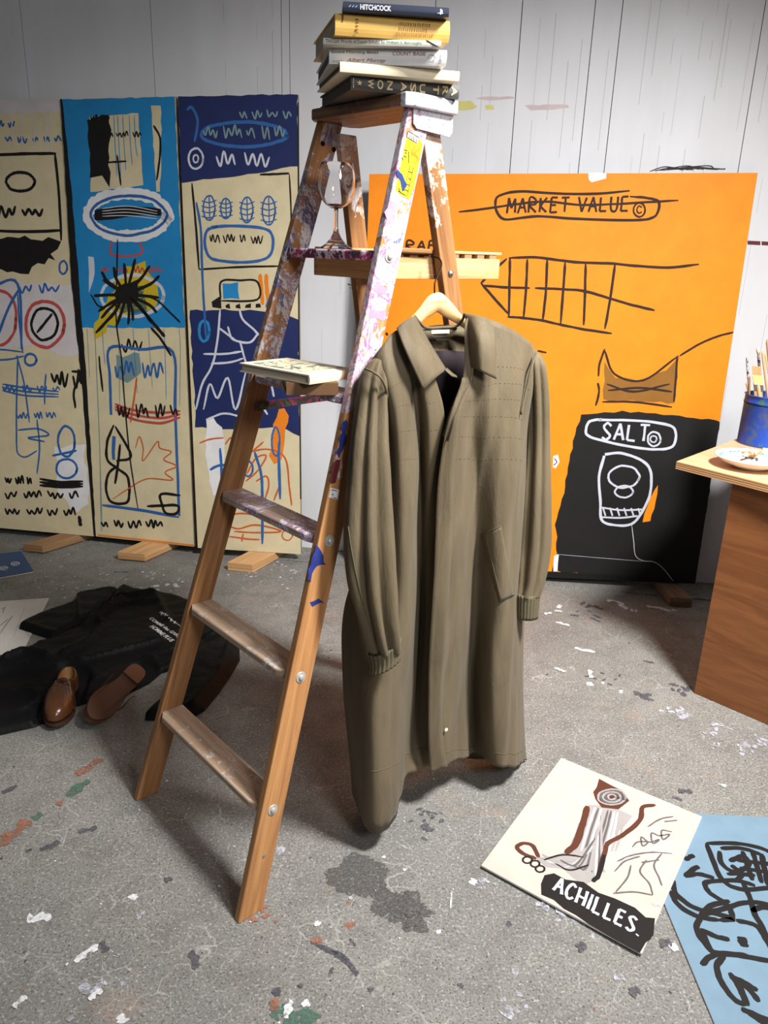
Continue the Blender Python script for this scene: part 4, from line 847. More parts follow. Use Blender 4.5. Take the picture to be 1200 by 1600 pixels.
# ------------------------------------------------------------------ boards lying on the floor
def flat_board(pts, z, th, front, edge, mats, paint_fn):
    P = [fl(*q, z + th) for q in pts]; pl = Plane(P[0], P[1] - P[0], P[2] - P[1])
    mb = MB(); mb.hexa([p - V((0, 0, th)) for p in P] + P, 0, [1, 0, 1, 1, 1, 1]); paint_fn(mb, pl)
    c = sum(P, V((0, 0, 0))) / 4
    return mb, V((c.x, c.y, z)), [M[front], M[edge]] + [M[x] for x in mats]
def ach(mb, pl):
    DB, GS, BK_, LN, GR, LWT = 2, 3, 4, 5, 6, 7
    patch(mb, pl, [(850, 1366), (866, 1364), (884, 1374), (910, 1380), (935, 1396), (960, 1404), (990, 1420), (1010, 1436), (1026, 1436), (1018, 1460), (1000, 1488), (960, 1468), (900, 1430), (846, 1398)], BK_, 1, .006)
    lettering(mb, pl, 'ACHILLES.', (862, 1390), (1000, 1464), (8, -22), .0072, LWT, 2)
    # loose brown and grey brushwork
    patch(mb, pl, [(918, 1256), (950, 1260), (986, 1274), (976, 1290), (950, 1310), (940, 1340), (936, 1370), (912, 1384), (880, 1360), (850, 1356), (836, 1340), (862, 1336), (890, 1330), (902, 1300)], GS, 1, .008)
    for k in range(16): ribbon(mb, pl, [(840 + k * 7, 1338 + k * 2 + random.uniform(-6, 6)), (880 + k * 4, 1350 + random.uniform(-8, 6)), (925 + k * 1, 1330 - k * 4)], .006, random.choice((GS, GR, LWT)), 2)
    for k in range(10): ribbon(mb, pl, [(908 + k * 6, 1330), (918 + k * 6, 1296), (930 + k * 5, 1262 + k)], .006, random.choice((GS, GR, LWT)), 2)
    ribbon(mb, pl, [(884, 1334), (900, 1318), (910, 1288), (918, 1260)], .018, DB, 3); ribbon(mb, pl, [(1024, 1258), (1004, 1262), (1000, 1282), (972, 1306), (950, 1318), (944, 1336), (934, 1370)], .013, DB, 3); ribbon(mb, pl, [(944, 1336), (936, 1366), (926, 1378)], .012, BK_, 3)
    patch(mb, pl, [(928, 1228), (940, 1216), (952, 1228), (976, 1236), (984, 1252), (966, 1264), (940, 1262), (926, 1248)], DB, 2, .010)
    for k in range(5): ring(mb, pl, (956, 1246), 22 - k * 4, 12 - k * 2, .006, GS if k % 2 == 0 else GR, 4)
    ribbon(mb, pl, [(842, 1340), (832, 1322), (816, 1318), (808, 1326), (822, 1336), (838, 1342)], .012, DB, 3); 
    for x, y in ((824, 1344), (836, 1350), (844, 1358)): ring(mb, pl, (x, y), 7, 5, .005, BK_, 3)
    ribbon(mb, pl, [(868, 1350), (890, 1360), (920, 1352)], .005, BK_, 3); ribbon(mb, pl, [(850, 1344), (880, 1336), (912, 1340)], .005, BK_, 3)
    for q in ([(1052, 1276), (1032, 1280), (1012, 1292)], [(1058, 1282), (1038, 1284)], [(1050, 1300), (1034, 1298), (1036, 1312), (1046, 1304), (1030, 1306), (1018, 1302), (1020, 1318), (1030, 1312), (1014, 1316), (1002, 1308), (1004, 1322), (1012, 1316), (996, 1316), (988, 1324)]): ribbon(mb, pl, q, .0045, LN, 2)
    for q in ([(1034, 1334), (1022, 1352), (1030, 1372), (1034, 1384)], [(1010, 1344), (1000, 1362), (1014, 1380), (1020, 1398)], [(986, 1352), (980, 1372), (962, 1394)], [(958, 1396), (990, 1394), (1020, 1399)], [(1002, 1348), (1030, 1344)]): ribbon(mb, pl, q, .0045, LN, 2)
    for q in ([(964, 1346), (990, 1336), (1020, 1332), (1050, 1334)], [(960, 1362), (976, 1346), (1000, 1338)]): ribbon(mb, pl, q, .004, LN, 2, .5)
    ribbon(mb, pl, [(1018, 1412), (1034, 1418)], .008, 8, 2)
mb, c, mm = flat_board([(877, 1184), (1097, 1276), (1003, 1490), (752, 1352)], .007, .005, 'pale_pink', 'white', ['dark_brown', 'grey_smear', 'black', 'pale_grey_line', 'pale_grey_line', 'line_white', 'stain_lilac'], ach)
tag(mb.build('painted_board', mm, None, base=c, recalc=False), 'pale pink board with brown brushwork and white-lettered black band, on the floor', 'painting')
def blu(mb, pl):
    w = .014
    for q in ([(1104, 1318), (1150, 1318), (1190, 1326), (1215, 1342), (1215, 1370)], [(1104, 1318), (1116, 1350), (1130, 1376), (1160, 1390), (1215, 1386)], [(1126, 1326), (1160, 1326), (1190, 1336)], [(1124, 1330), (1128, 1350), (1150, 1364), (1180, 1368)], [(1140, 1346), (1160, 1338), (1170, 1350), (1156, 1360), (1142, 1352)], [(1160, 1330), (1176, 1376)], [(1176, 1330), (1190, 1380)], [(1190, 1334), (1200, 1384)], [(1150, 1344), (1215, 1352)], [(1156, 1356), (1215, 1366)], [(1136, 1366), (1160, 1366), (1150, 1376)],
              [(1070, 1344), (1084, 1336)], [(1070, 1370), (1084, 1358), (1092, 1354)], [(1070, 1370), (1090, 1366), (1116, 1372)],
              [(1050, 1372), (1056, 1396), (1080, 1416), (1110, 1426), (1146, 1434)], [(1048, 1392), (1060, 1414), (1090, 1432), (1124, 1438)], [(1146, 1434), (1136, 1414), (1110, 1396), (1102, 1384), (1108, 1378), (1150, 1376), (1180, 1384)], [(1160, 1376), (1172, 1404), (1180, 1430), (1192, 1450), (1200, 1470)], [(1124, 1438), (1146, 1436), (1110, 1426)],
              [(1140, 1408), (1110, 1416), (1092, 1438), (1090, 1458), (1110, 1484), (1118, 1490)], [(1096, 1430), (1130, 1420), (1170, 1410), (1215, 1416)], [(1094, 1452), (1120, 1464), (1140, 1468)], [(1098, 1456), (1106, 1476), (1116, 1488), (1160, 1494), (1215, 1504)], [(1150, 1438), (1180, 1446), (1196, 1466), (1215, 1500)],
              [(1096, 1508), (1112, 1494), (1132, 1490), (1170, 1494)], [(1132, 1494), (1120, 1510), (1128, 1536), (1148, 1562), (1166, 1570)], [(1140, 1520), (1156, 1544), (1168, 1572)], [(1146, 1528), (1170, 1546), (1186, 1566)], [(1140, 1526), (1160, 1534), (1184, 1548)], [(1158, 1576), (1180, 1586), (1215, 1600)], [(1168, 1582), (1190, 1596), (1210, 1612)],
              [(1174, 1424), (1190, 1418), (1215, 1420)]): ribbon(mb, pl, q, w, 2, 2)
    ribbon(mb, pl, [(1158, 1464), (1164, 1480)], .022, 2, 2)
mb, c, mm = flat_board([(1010, 1270), (1330, 1292), (1440, 1730), (1150, 1720)], .0008, .0045, 'slate_blue', 'white', ['black'], blu)
# real corners of the blue sheet: left edge runs from under the pink board to the lower frame edge
A, B = fl(1040, 1420), fl(1115, 1600); dA = (B - A).normalized(); dT = (fl(1200, 1283) - fl(1110, 1277)).normalized()
# corner where both edges meet
den = dA.x * dT.y - dA.y * dT.x; tt = ((fl(1110, 1277).x - A.x) * dT.y - (fl(1110, 1277).y - A.y) * dT.x) / den; C0 = A + dA * tt
nT = V((dA.y, -dA.x, 0)); nT = nT if nT.x > 0 else -nT; nT = (nT + dT).normalized()
Pb = [C0, C0 + nT * .72, C0 + nT * .72 + dA * .95, C0 + dA * .95]
blue_pl = Plane(V((0, 0, .0055)), (1, 0, 0), (0, 1, 0))
mb = MB(); mb.hexa([V((p.x, p.y, .0008)) for p in Pb] + [V((p.x, p.y, .0055)) for p in Pb], 0, [1, 0, 1, 1, 1, 1]); blu(mb, blue_pl)
tag(mb.build('painted_board', mm, None, base=V((C0 + nT * .36 + dA * .48)), recalc=False), 'slate blue board with thick black looping lines, half under the pink one', 'painting')
def dots(mb, pl):
    for c in ((24, 881), (6, 888)): ring(mb, pl, c, 6, 3, .006, 2, 2, n=8); ring(mb, pl, c, 2.5, 1.2, .006, 2, 2, n=6)
    for c in ((42, 868), (8, 872)): spot_ = None
mb, c, mm = flat_board([(-60, 872), (33, 861), (53, 893), (-50, 912)], .0008, .004, 'deep_blue', 'paper', ['line_white'], dots)
tag(mb.build('painted_sheet', mm, None, base=c, recalc=False), 'dark blue sheet with small pale marks on the floor at the left edge', 'painting')
def scr(mb, pl):
    for q in ([(0, 990), (14, 970), (20, 962)], [(0, 978), (12, 968)], [(2, 952), (5, 950)], [(4, 958), (8, 948)]): ribbon(mb, pl, q, .003, 2, 2)
    for k in range(14): ribbon(mb, pl, [(random.uniform(0, 60), random.uniform(942, 1000)), (random.uniform(0, 60), random.uniform(942, 1000))][:1] * 1 + [(random.uniform(0, 60), random.uniform(945, 1000))], .0008, 2, 2) if k < 2 else None
mb, c, mm = flat_board([(-120, 948), (77, 934), (36, 1018), (-130, 1050)], .0008, .002, 'paper', 'paper', ['pale_grey_line'], scr)
tag(mb.build('paper_sheet', mm, None, base=c, recalc=False), 'off-white paper sheet on the floor beside the black garment', 'paper')

# ------------------------------------------------------------------ coat on its hanger
CP = V((.19, 1.95, 0)); CA = V((math.cos(math.radians(30)), math.sin(math.radians(30)), 0)); CN = V((CA.y, -CA.x, 0))
def cp(u, v, n): return on(u, v, CP + CN * n, CN)
coat = thing('raincoat', 'long olive raincoat hanging open-necked from the side of the ladder', 'coat', (.12, 1.87, 0))
hanger = thing('coat_hanger', 'pale wooden hanger inside the olive coat, hooked over the ladder shelf', 'hanger', tuple(cp(683, 470, .05)))
# hanger
mb = MB(); hn = .045
top = crom([(600, 548), (628, 512), (652, 485), (668, 464), (681, 457), (692, 459), (706, 473), (722, 493), (745, 512), (790, 538)], 4)
bot = crom([(606, 566), (640, 528), (662, 502), (674, 493), (683, 488), (692, 494), (712, 505), (731, 517), (755, 530), (792, 551)], 4)
rows = []
for a, b in zip(top, bot):
    A, B = cp(a[0], a[1], hn), cp(b[0], b[1], hn); m_ = (A + B) / 2; h = (A - B) / 2
    rows.append([m_ + h * math.cos(t) + CN * .008 * (1.6 if abs(math.sin(t)) > .9 else 1.0) * math.sin(t) for t in [2 * math.pi * k / 12 for k in range(12)]])
b0 = mb.grid(rows, 0, close_u=True); mb.face([b0 + k for k in range(12)]); mb.face([b0 + (len(rows) - 1) * 12 + k for k in range(12)])
bar = mb.build('hanger_body', M['hanger_wood'], hanger, smooth=True, L=CA)
mb = MB(); printed(mb, 'TOMMY HILFIGER', cp(667, 473, hn + .0135), cp(704, 472, hn + .0135) - cp(667, 473, hn + .0135), (0, 0, 1), .055, .004, 0)
mb.build('maker_name', M['brown'], bar, recalc=False)
mb = MB(); hk = [cp(679, 460, hn), cp(679, 448, hn), cp(680, 440, .042), cp(686, 428, .035), cp(690, 414, .028), cp(688, 406, .018), cp(682, 402, .006), cp(675, 402, -.006)]
mb.tube(crom(hk, 5), .0018, 0, 8); mb.build('hook', M['dark_metal'], hanger, smooth=True)
# body panels: rows of (u, v, n) control points, smooth in both directions
def sheet(rows, nu, nv):
    R = [crom([cp(*q) for q in r], nu) for r in rows]
    cols = [crom([r[j] for r in R], nv) for j in range(len(R[0]))]
    return [[c[i] for c in cols] for i in range(len(cols[0]))]
LF = [[(575, 572, .10), (590, 548, .11), (605, 530, .115), (618, 518, .115), (630, 510, .11), (640, 505, .10), (648, 502, .09)],
      [(586, 602, .11), (602, 592, .14), (618, 584, .145), (632, 578, .14), (645, 572, .118), (656, 570, .12), (672, 566, .12)],
      [(596, 662, .09), (612, 656, .145), (628, 653, .16), (642, 651, .145), (652, 650, .090), (668, 650, .125), (694, 648, .12)],
      [(600, 745, .07), (616, 742, .14), (632, 741, .16), (646, 740, .145), (657, 740, .070), (670, 740, .108), (692, 740, .11)],
      [(575, 842, .02), (598, 842, .10), (622, 841, .155), (640, 840, .15), (655, 840, .068), (669, 840, .092), (694, 840, .10)],
      [(538, 952, .0), (572, 951, .08), (620, 950, .155), (642, 950, .145), (657, 950, .062), (669, 950, .082), (692, 950, .095)],
      [(535, 1052, .0), (565, 1052, .12), (596, 1051, .178), (630, 1050, .15), (651, 1050, .060), (664, 1050, .070), (690, 1050, .095)],
      [(543, 1152, .0), (567, 1156, .15), (590, 1156, .19), (620, 1152, .165), (641, 1150, .066), (658, 1150, .064), (690, 1150, .092)],
      [(551, 1240, .01), (570, 1290, .16), (594, 1300, .195), (618, 1278, .18), (630, 1222, .11), (654, 1201, .088), (688, 1196, .092)]]
RF = [[(728, 500, .10), (742, 494, .105), (760, 497, .11), (780, 505, .115), (800, 515, .115), (820, 528, .11), (839, 550, .09)],
      [(724, 590, .135), (742, 588, .145), (760, 585, .145), (780, 582, .142), (800, 582, .14), (818, 586, .13), (836, 602, .09)],
      [(703, 650, .142), (722, 650, .155), (740, 650, .135), (764, 650, .152), (785, 650, .15), (805, 652, .14), (824, 660, .08)],
      [(687, 740, .140), (712, 740, .152), (738, 740, .118), (752, 740, .128), (782, 740, .155), (806, 741, .14), (822, 744, .07)],
      [(682, 840, .140), (710, 840, .15), (734, 840, .112), (748, 840, .098), (776, 840, .15), (802, 840, .14), (818, 842, .06)],
      [(675, 950, .136), (704, 950, .146), (729, 950, .10), (744, 950, .066), (774, 950, .142), (800, 950, .14), (818, 952, .05)],
      [(671, 1050, .13), (697, 1050, .136), (726, 1050, .086), (740, 1050, .040), (767, 1050, .138), (796, 1050, .145), (818, 1052, .05)],
      [(671, 1150, .126), (696, 1150, .13), (726, 1150, .082), (740, 1150, .030), (770, 1152, .148), (799, 1153, .152), (821, 1152, .06)],
      [(673, 1208, .12), (700, 1193, .125), (727, 1182, .085), (744, 1175, .035), (772, 1195, .150), (800, 1199, .156), (823, 1188, .07)]]
gl = sheet(LF, 7, 8); gr = sheet(RF, 7, 8)
def crease(g, amp, seed, fx=30, fz=9):
    out = []
    for r in g:
        out.append([p + CN * amp * MN.noise(V((p.dot(CA) * fx + seed, p.z * fz, seed))) for p in r])
    return out
gl = crease(gl, .009, 3.1, 34, 4); gr = crease(gr, .010, 8.7, 34, 4)
mb = MB(); mb.grid(gl); mb.grid(gr)
# back: from the left seam round to the right seam
back = []
for i in range(len(gl)):
    a, b = gl[i][0], gr[i][-1]; r = []
    for k in range(17):
        t = k / 16; p = a.lerp(b, t); bulge = math.sin(math.pi * t); q = p - CN * (bulge * (.078 if i < 20 else .08) + .012 * math.sin(t * 14) * bulge * min(1, i / 30))
        if i == 0: q = q + V((0, 0, .07 * bulge ** .8))
        r.append(q)
    back.append(r)
# raise the back's upper rows to meet the collar
for i in range(1, 9):
    w_ = 1 - i / 9
    for k in range(17): back[i][k] = back[i][k] + V((0, 0, .07 * math.sin(math.pi * k / 16) ** .8 * w_))
mb.grid(back)
body = mb.build('body', M['coat'], coat, smooth=True, solid=.0022)
mb = MB(); mb.grid([[p + CN * .006 for p in r[2:15]] for r in back[4:40]]); mb.build('lining', M['lining'], coat, smooth=True)
# placket strip and hem bands are stitched edges: thin raised folds
def strip(rows, name, off=.003, mat='coat', parent=None, solid=.002):
    mb = MB(); mb.grid([[p + CN * off for p in r] for r in rows]); return mb.build(name, M[mat], parent or coat, smooth=True, solid=solid)
pk = [[r[0] - CA * .004, r[0].lerp(r[2], .3), r[2], r[4], r[6]] for r in gr[8:]]
strip(pk, 'placket', .003)
for g, k in ((gl, -6), (gr, -5)):
    mb = MB(); mb.tube([p.lerp(q, .3) + CN * .0012 for p, q in zip(g[k], g[k - 1])][3:-1], .0011, 0, 6); mb.build('hem_stitch', M['rib'], body, smooth=True)
# quilting stitches across the chest: rows of tiny dashes
mb = MB()
for g, i_list, js in ((gl, (10, 14, 18, 22), range(2, 40, 2)), (gr, (7, 10, 13, 16, 19, 22), range(6, 40, 2))):
    for i in i_list:
        for j in js:
            if j + 1 < len(g[i]):
                a, b = g[i][j] + CN * .0022, g[i][j].lerp(g[i][j + 1], .8) + CN * .0022; up = V((0, 0, .0006)); mb.poly([a - up, b - up, b + up, a + up])
mb.build('quilting_stitches', M['rib'], body, recalc=False)['kind'] = 'stuff'
# inner front seen in the neck, and the back neck band with its label
strip([[cp(660, 515, .055), cp(680, 512, .044), cp(697, 511, .040), cp(714, 512, .043), cp(732, 516, .055)], [cp(662, 531, .056), cp(680, 529, .046), cp(697, 528, .042), cp(714, 527, .045), cp(732, 526, .056)]], 'neck_band', 0)
mb = MB(); mb.grid([[cp(674, 516, .0505), cp(702, 515, .0475)], [cp(674, 521.5, .0505), cp(702, 520.5, .0475)]]); mb.build('neck_label', M['ivory'], coat, solid=.001)
mb = MB(); mb.grid([[cp(681, 529.5, .05), cp(701, 529, .048)], [cp(681, 532, .05), cp(701, 532, .048)]]); mb.build('hanging_loop', M['black'], coat, solid=.002)
# collar leaves
def collar(rows, name='collar_leaf'):
    g = sheet(rows, 5, 6); mb = MB(); mb.grid(g); o = mb.build(name, M['coat'], coat, smooth=True, solid=.004); return g
cl = collar([[(648, 494, .075), (640, 497, .10), (630, 503, .118), (620, 513, .12)], [(662, 520, .085), (652, 527, .125), (642, 534, .145), (630, 540, .15)], [(678, 548, .11), (665, 556, .15), (655, 564, .165), (643, 570, .165)], [(697, 578, .125), (683, 588, .165), (672, 598, .172), (661, 609, .17)]])
cr = collar([[(726, 490, .08), (742, 493, .11), (758, 501, .132), (772, 512, .135)], [(731, 515, .10), (745, 520, .145), (760, 526, .158), (774, 532, .16)], [(734, 545, .12), (747, 549, .16), (761, 553, .172), (775, 558, .17)], [(737, 573, .135), (750, 580, .17), (762, 586, .178), (775, 592, .175)]])
mb = MB(); mb.tube(crom([cl[0][0] , cp(655, 503, .07), cp(666, 512, .055), cp(690, 511.5, .043), cp(712, 510, .046), cp(722, 501, .062), cr[0][0]], 5), .0035, 0, 8); mb.build('collar_fold', M['coat'], coat, smooth=True)
# right lapel facing: rolled edge falling from the collar to the closure
strip([[cp(735, 560, .12), cp(741, 570, .145)], [cp(726, 590, .12), cp(737, 596, .15)], [cp(714, 615, .115), cp(724, 620, .155)], [cp(702, 645, .12), cp(712, 650, .158)], [cp(692, 680, .125), cp(700, 690, .155)]], 'facing', 0)
strip([[cp(695, 578, .14), cp(698, 575, .12)], [cp(706, 588, .138), cp(708, 584, .12)], [cp(714, 590, .13), cp(713, 587, .118)]], 'button_loop', 0)
from mathutils.bvhtree import BVHTree
def tree_of(rows, wrap=False):
    vs = [tuple(p) for r in rows for p in r]; nc = len(rows[0]); fs = []
    for i in range(len(rows) - 1):
        for j in range(nc if wrap else nc - 1): fs.append((i * nc + j, i * nc + (j + 1) % nc, (i + 1) * nc + (j + 1) % nc, (i + 1) * nc + j))
    return BVHTree.FromPolygons(vs, fs)
def drape(tree, u, v, off):
    d = ray(u, v).normalized(); h = tree.ray_cast(CAM, d)[0]; return (h if h else cp(u, v, .14)) - d * off
tr_ = tree_of(gr)
def bil(q, s_, t_): return (q[0][0] * (1 - s_) * (1 - t_) + q[1][0] * s_ * (1 - t_) + q[2][0] * s_ * t_ + q[3][0] * (1 - s_) * t_, q[0][1] * (1 - s_) * (1 - t_) + q[1][1] * s_ * (1 - t_) + q[2][1] * s_ * t_ + q[3][1] * (1 - s_) * t_)
# pocket welt on the right panel
PQ = [(754, 834), (783, 822), (803, 930), (781, 941)]
pw = [[drape(tr_, *bil(PQ, i / 8, j / 20), .0045) for i in range(9)] for j in range(21)]
strip(pw, 'pocket_welt', 0, solid=.003)
mb = MB()
for s0, t0, s1, t1 in ((.12, .06, .12, .97), (0, 0, 1, 0)): mb.tube([drape(tr_, *bil(PQ, s0 + (s1 - s0) * k / 14, t0 + (t1 - t0) * k / 14), .0066) for k in range(15)], .0011, 0, 6)
mb.build('pocket_seam', M['rib'], coat, smooth=True)
mb = MB(); mb.lathe(cp(697, 1140, .137), [(.0001, 0), (.005, 0), (.005, .002), (.0001, .003)], 0, 14, CN); mb.build('button', M['ivory'], coat)
# sleeves: tapering tubes with folds
def sleeve(ax, folds, name, side, grooves=()):
    """ax: (u, v, n, half width px)"""
    P = crom([cp(u, v, n) for u, v, n, h in ax], 6); H = crom([(h / 690.0, 0, 0) for *_, h in ax], 6); rows = []
    wd = V((1, .12, 0)).normalized(); dn = V((.12, -1, 0)).normalized()
    for i, (p, h) in enumerate(zip(P, H)):
        t = i / (len(P) - 1); r = []
        for k in range(64):
            a = 2 * math.pi * k / 64; f = 1.0
            for amp, fr, ph, tw in folds: f += amp * min(1, t * 5) * math.cos(fr * a + ph + tw * t)
            for a0, w0, dp in grooves: f -= dp * min(1, t * 4) * math.exp(-((a - a0 - .25 * t) / w0) ** 2)
            f += .03 * MN.noise(V((math.cos(a) * 2, math.sin(a) * 2, p.z * 14 + side)))
            r.append(p + wd * h[0] * math.cos(a) * f + dn * h[0] * .85 * math.sin(a) * f)
        rows.append(r)
    mb = MB(); b0 = mb.grid(rows, 0, close_u=True); mb.face([b0 + k for k in range(64)])
    return mb.build(name, M['coat'], coat, smooth=True), rows
def cuff(ax, parent, mat='rib', slant=0.0):
    P = crom([cp(u, v, n) for u, v, n, h in ax], 4); H = crom([(h / 690.0, 0, 0) for *_, h in ax], 4); rows = []
    wd = V((1, .12, 0)).normalized(); dn = V((.12, -1, 0)).normalized()
    for p, h in zip(P, H): rows.append([p + (wd * math.cos(2 * math.pi * k / 88) + dn * .8 * math.sin(2 * math.pi * k / 88)) * h[0] * (1.0 if k % 4 < 2 else .93) + V((0, 0, slant * h[0] * math.cos(2 * math.pi * k / 88))) for k in range(88)])
    mb = MB(); mb.grid(rows, 0, close_u=True); return mb.build('cuff', M[mat], parent, smooth=True, solid=.003)
sl, rws = sleeve([(596, 556, .11, 4), (590, 566, .115, 13), (584, 592, .12, 22), (580, 640, .13, 26), (577, 700, .15, 31), (576, 780, .17, 37), (577, 850, .19, 41), (582, 915, .205, 40), (590, 965, .215, 34), (597, 1000, .215, 31), (601, 1014, .215, 28)],
                 [(.06, 6, 2.2, .5), (.03, 9, .4, -.8)], 'sleeve', 1.0, [(1.0, .20, .34), (1.85, .22, .30), (2.7, .2, .2)])
cuff([(601, 1010, .215, 26), (602, 1028, .215, 24), (601, 1040, .215, 25)], sl, slant=.55)
ts_ = tree_of(rws, True); mb = MB(); SQ = crom([(543, 815, 0), (551, 870, 0), (564, 930, 0), (576, 972, 0), (587, 1006, 0)], 6)
mb.tube([drape(ts_, q.x, q.y, .0008) for q in SQ], .0014, 0, 6); mb.build('sleeve_seam', M['rib'], sl, smooth=True)
sr, rws = sleeve([(834, 549, .082, 5), (837, 560, .085, 13), (838, 578, .088, 18), (840, 620, .085, 21), (841, 690, .08, 22), (839, 770, .085, 27), (836, 850, .09, 31), (830, 905, .1, 27), (825, 928, .105, 24)],
                 [(.05, 6, 1.4, .4), (.03, 9, 1.0, .8)], 'sleeve', 5.0, [(1.3, .2, .22), (2.3, .22, .25)])
cuff([(825, 926, .105, 23), (824, 946, .105, 22), (823, 964, .105, 21)], sr)
for pts in ([(571, 576, .135), (584, 582, .155), (596, 592, .165), (604, 612, .155), (606, 640, .12)], [(839, 550, .12), (830, 575, .135), (822, 610, .135), (814, 648, .14)]):
    mb = MB(); mb.tube(crom([cp(*q) for q in pts], 6), .0028, 0, 8); mb.build('armhole_seam', M['coat'], coat, smooth=True)

# ------------------------------------------------------------------ black garment on the floor
from mathutils import kdtree
def cloth(name, outline, h0, folds, parent, mat='black_cloth', cell=.0085, rim=.028, wrinkle=.0025, seed=0.0, press=()):
    P = [fl(*q) for q in outline]; P = [V((p.x, p.y)) for p in P]; B = []
    for i, p in enumerate(P):
        q = P[(i + 1) % len(P)]; n = max(1, int((q - p).length / cell))
        for k in range(n): B.append(p.lerp(q, k / n))
    kd = kdtree.KDTree(len(B))
    for i, b in enumerate(B): kd.insert((b.x, b.y, 0), i)
    kd.balance()
    x0, x1, y0, y1 = min(b.x for b in B), max(b.x for b in B), min(b.y for b in B), max(b.y for b in B); I = []
    def inside(x, y):
        c = False
        for i in range(len(P)):
            a, b = P[i], P[i - 1]
            if (a.y > y) != (b.y > y) and x < (b.x - a.x) * (y - a.y) / (b.y - a.y) + a.x: c = not c
        return c
    y = y0
    while y < y1:
        x = x0
        while x < x1:
            xx, yy = x + random.uniform(-.2, .2) * cell, y + random.uniform(-.2, .2) * cell
            if inside(xx, yy) and kd.find((xx, yy, 0))[2] > cell * .6: I.append(V((xx, yy)))
            x += cell
        y += cell
    n = len(B); vs, es, fs, *_ = delaunay_2d_cdt(B + I, [(i, (i + 1) % n) for i in range(n)], [], 1, 1e-6)
    F = []
    for pts, w, h in folds:
        L_ = crom([(fl(*q).x, fl(*q).y, 0) for q in pts], 5); F.append((L_, w, h))
    mb = MB()
    for v in vs:
        d = kd.find((v.x, v.y, 0))[2]; e = min(1, d / rim); e = math.sqrt(max(0, 1 - (1 - e) ** 2)); z = h0 * e
        for L_, w, h in F:
            m_ = 1e9
            for a, b in zip(L_, L_[1:]):
                ax, ay, bx_, by_ = a.x, a.y, b.x - a.x, b.y - a.y; t = max(0, min(1, ((v.x - ax) * bx_ + (v.y - ay) * by_) / (bx_ * bx_ + by_ * by_ + 1e-12)))
                m_ = min(m_, (v.x - ax - bx_ * t) ** 2 + (v.y - ay - by_ * t) ** 2)
            z += h * math.exp(-(m_ / (w * w * .7)) ** .75) * e
        z += wrinkle * e * (MN.noise(V((v.x * 16 + seed, v.y * 22, seed))) + .5 * MN.noise(V((v.x * 40, v.y * 55 + seed, seed))))
        for a, b in press:                                    # flattened where a shoe stands on it
            bx_, by_ = b.x - a.x, b.y - a.y; t = max(0, min(1, ((v.x - a.x) * bx_ + (v.y - a.y) * by_) / (bx_ * bx_ + by_ * by_))); m_ = math.hypot(v.x - a.x - bx_ * t, v.y - a.y - by_ * t)
            z = min(z, .009 + max(0, m_ - .062) * 1.2)
        mb.add((v.x, v.y, max(.0036, z + .001)))
    for f in fs: mb.face(f)
    return mb.build(name, M[mat], parent, smooth=True)
gar = thing('black_coat', 'black coated-cloth coat with white lettering lying crumpled on the floor', 'coat', tuple(fl(190, 1010)))
cloth('body', [(193, 916), (212, 924), (240, 928), (272, 933), (305, 945), (335, 965), (352, 985), (345, 1010), (318, 1030), (285, 1042), (253, 1053), (233, 1070), (208, 1082), (160, 1092), (115, 1107), (80, 1126), (57, 1137), (0, 1150), (-70, 1166), (-110, 1100), (-90, 1046), (0, 1030), (37, 1018), (82, 1003), (125, 985), (150, 965), (167, 947), (178, 928)], .026,
      [([(-60, 1066), (40, 1055), (120, 1045), (185, 1030), (250, 1012)], .018, .028), ([(-60, 1098), (30, 1095), (110, 1088), (170, 1062), (240, 1040)], .016, .024), ([(-40, 1130), (30, 1122), (60, 1110)], .016, .02), ([(60, 1010), (110, 990), (150, 970), (190, 945)], .016, .026),
       ([(130, 985), (150, 976), (165, 985)], .014, .02), ([(185, 940), (210, 938), (236, 934)], .014, .02), ([(160, 962), (205, 952), (245, 948)], .012, .018), ([(100, 1030), (135, 1015), (160, 990)], .018, .024), ([(10, 1040), (40, 1030), (75, 1036)], .02, .03), ([(240, 930), (250, 950), (262, 975)], .016, .012), ([(200, 1050), (250, 1030), (300, 1018)], .012, .018)], gar, seed=2.0, press=[(fl(84, 1146), fl(110, 1066)), (fl(150, 1122), fl(218, 1058))])
cloth('sleeve', [(30, 984), (34, 977), (60, 965), (118, 944), (120, 932), (145, 927), (172, 922), (186, 924), (172, 944), (150, 965), (117, 984), (84, 1002)], .030, [([(34, 984), (84, 1000)], .02, .012), ([(120, 935), (124, 975)], .01, .012)], gar, seed=5.0)
cloth('sleeve', [(227, 1127), (228, 1115), (240, 1102), (253, 1092), (262, 1070), (270, 1050), (292, 1020), (317, 995), (336, 988), (352, 988), (366, 998), (374, 1014), (375, 1033), (363, 1054), (342, 1085), (320, 1112), (300, 1124), (262, 1128)], .026,
      [([(300, 1110), (340, 1060), (362, 1010)], .016, .02), ([(320, 1005), (338, 1000), (352, 992)], .014, .026), ([(270, 1090), (300, 1050), (330, 1015)], .016, .014)], gar, seed=9.0, rim=.075)
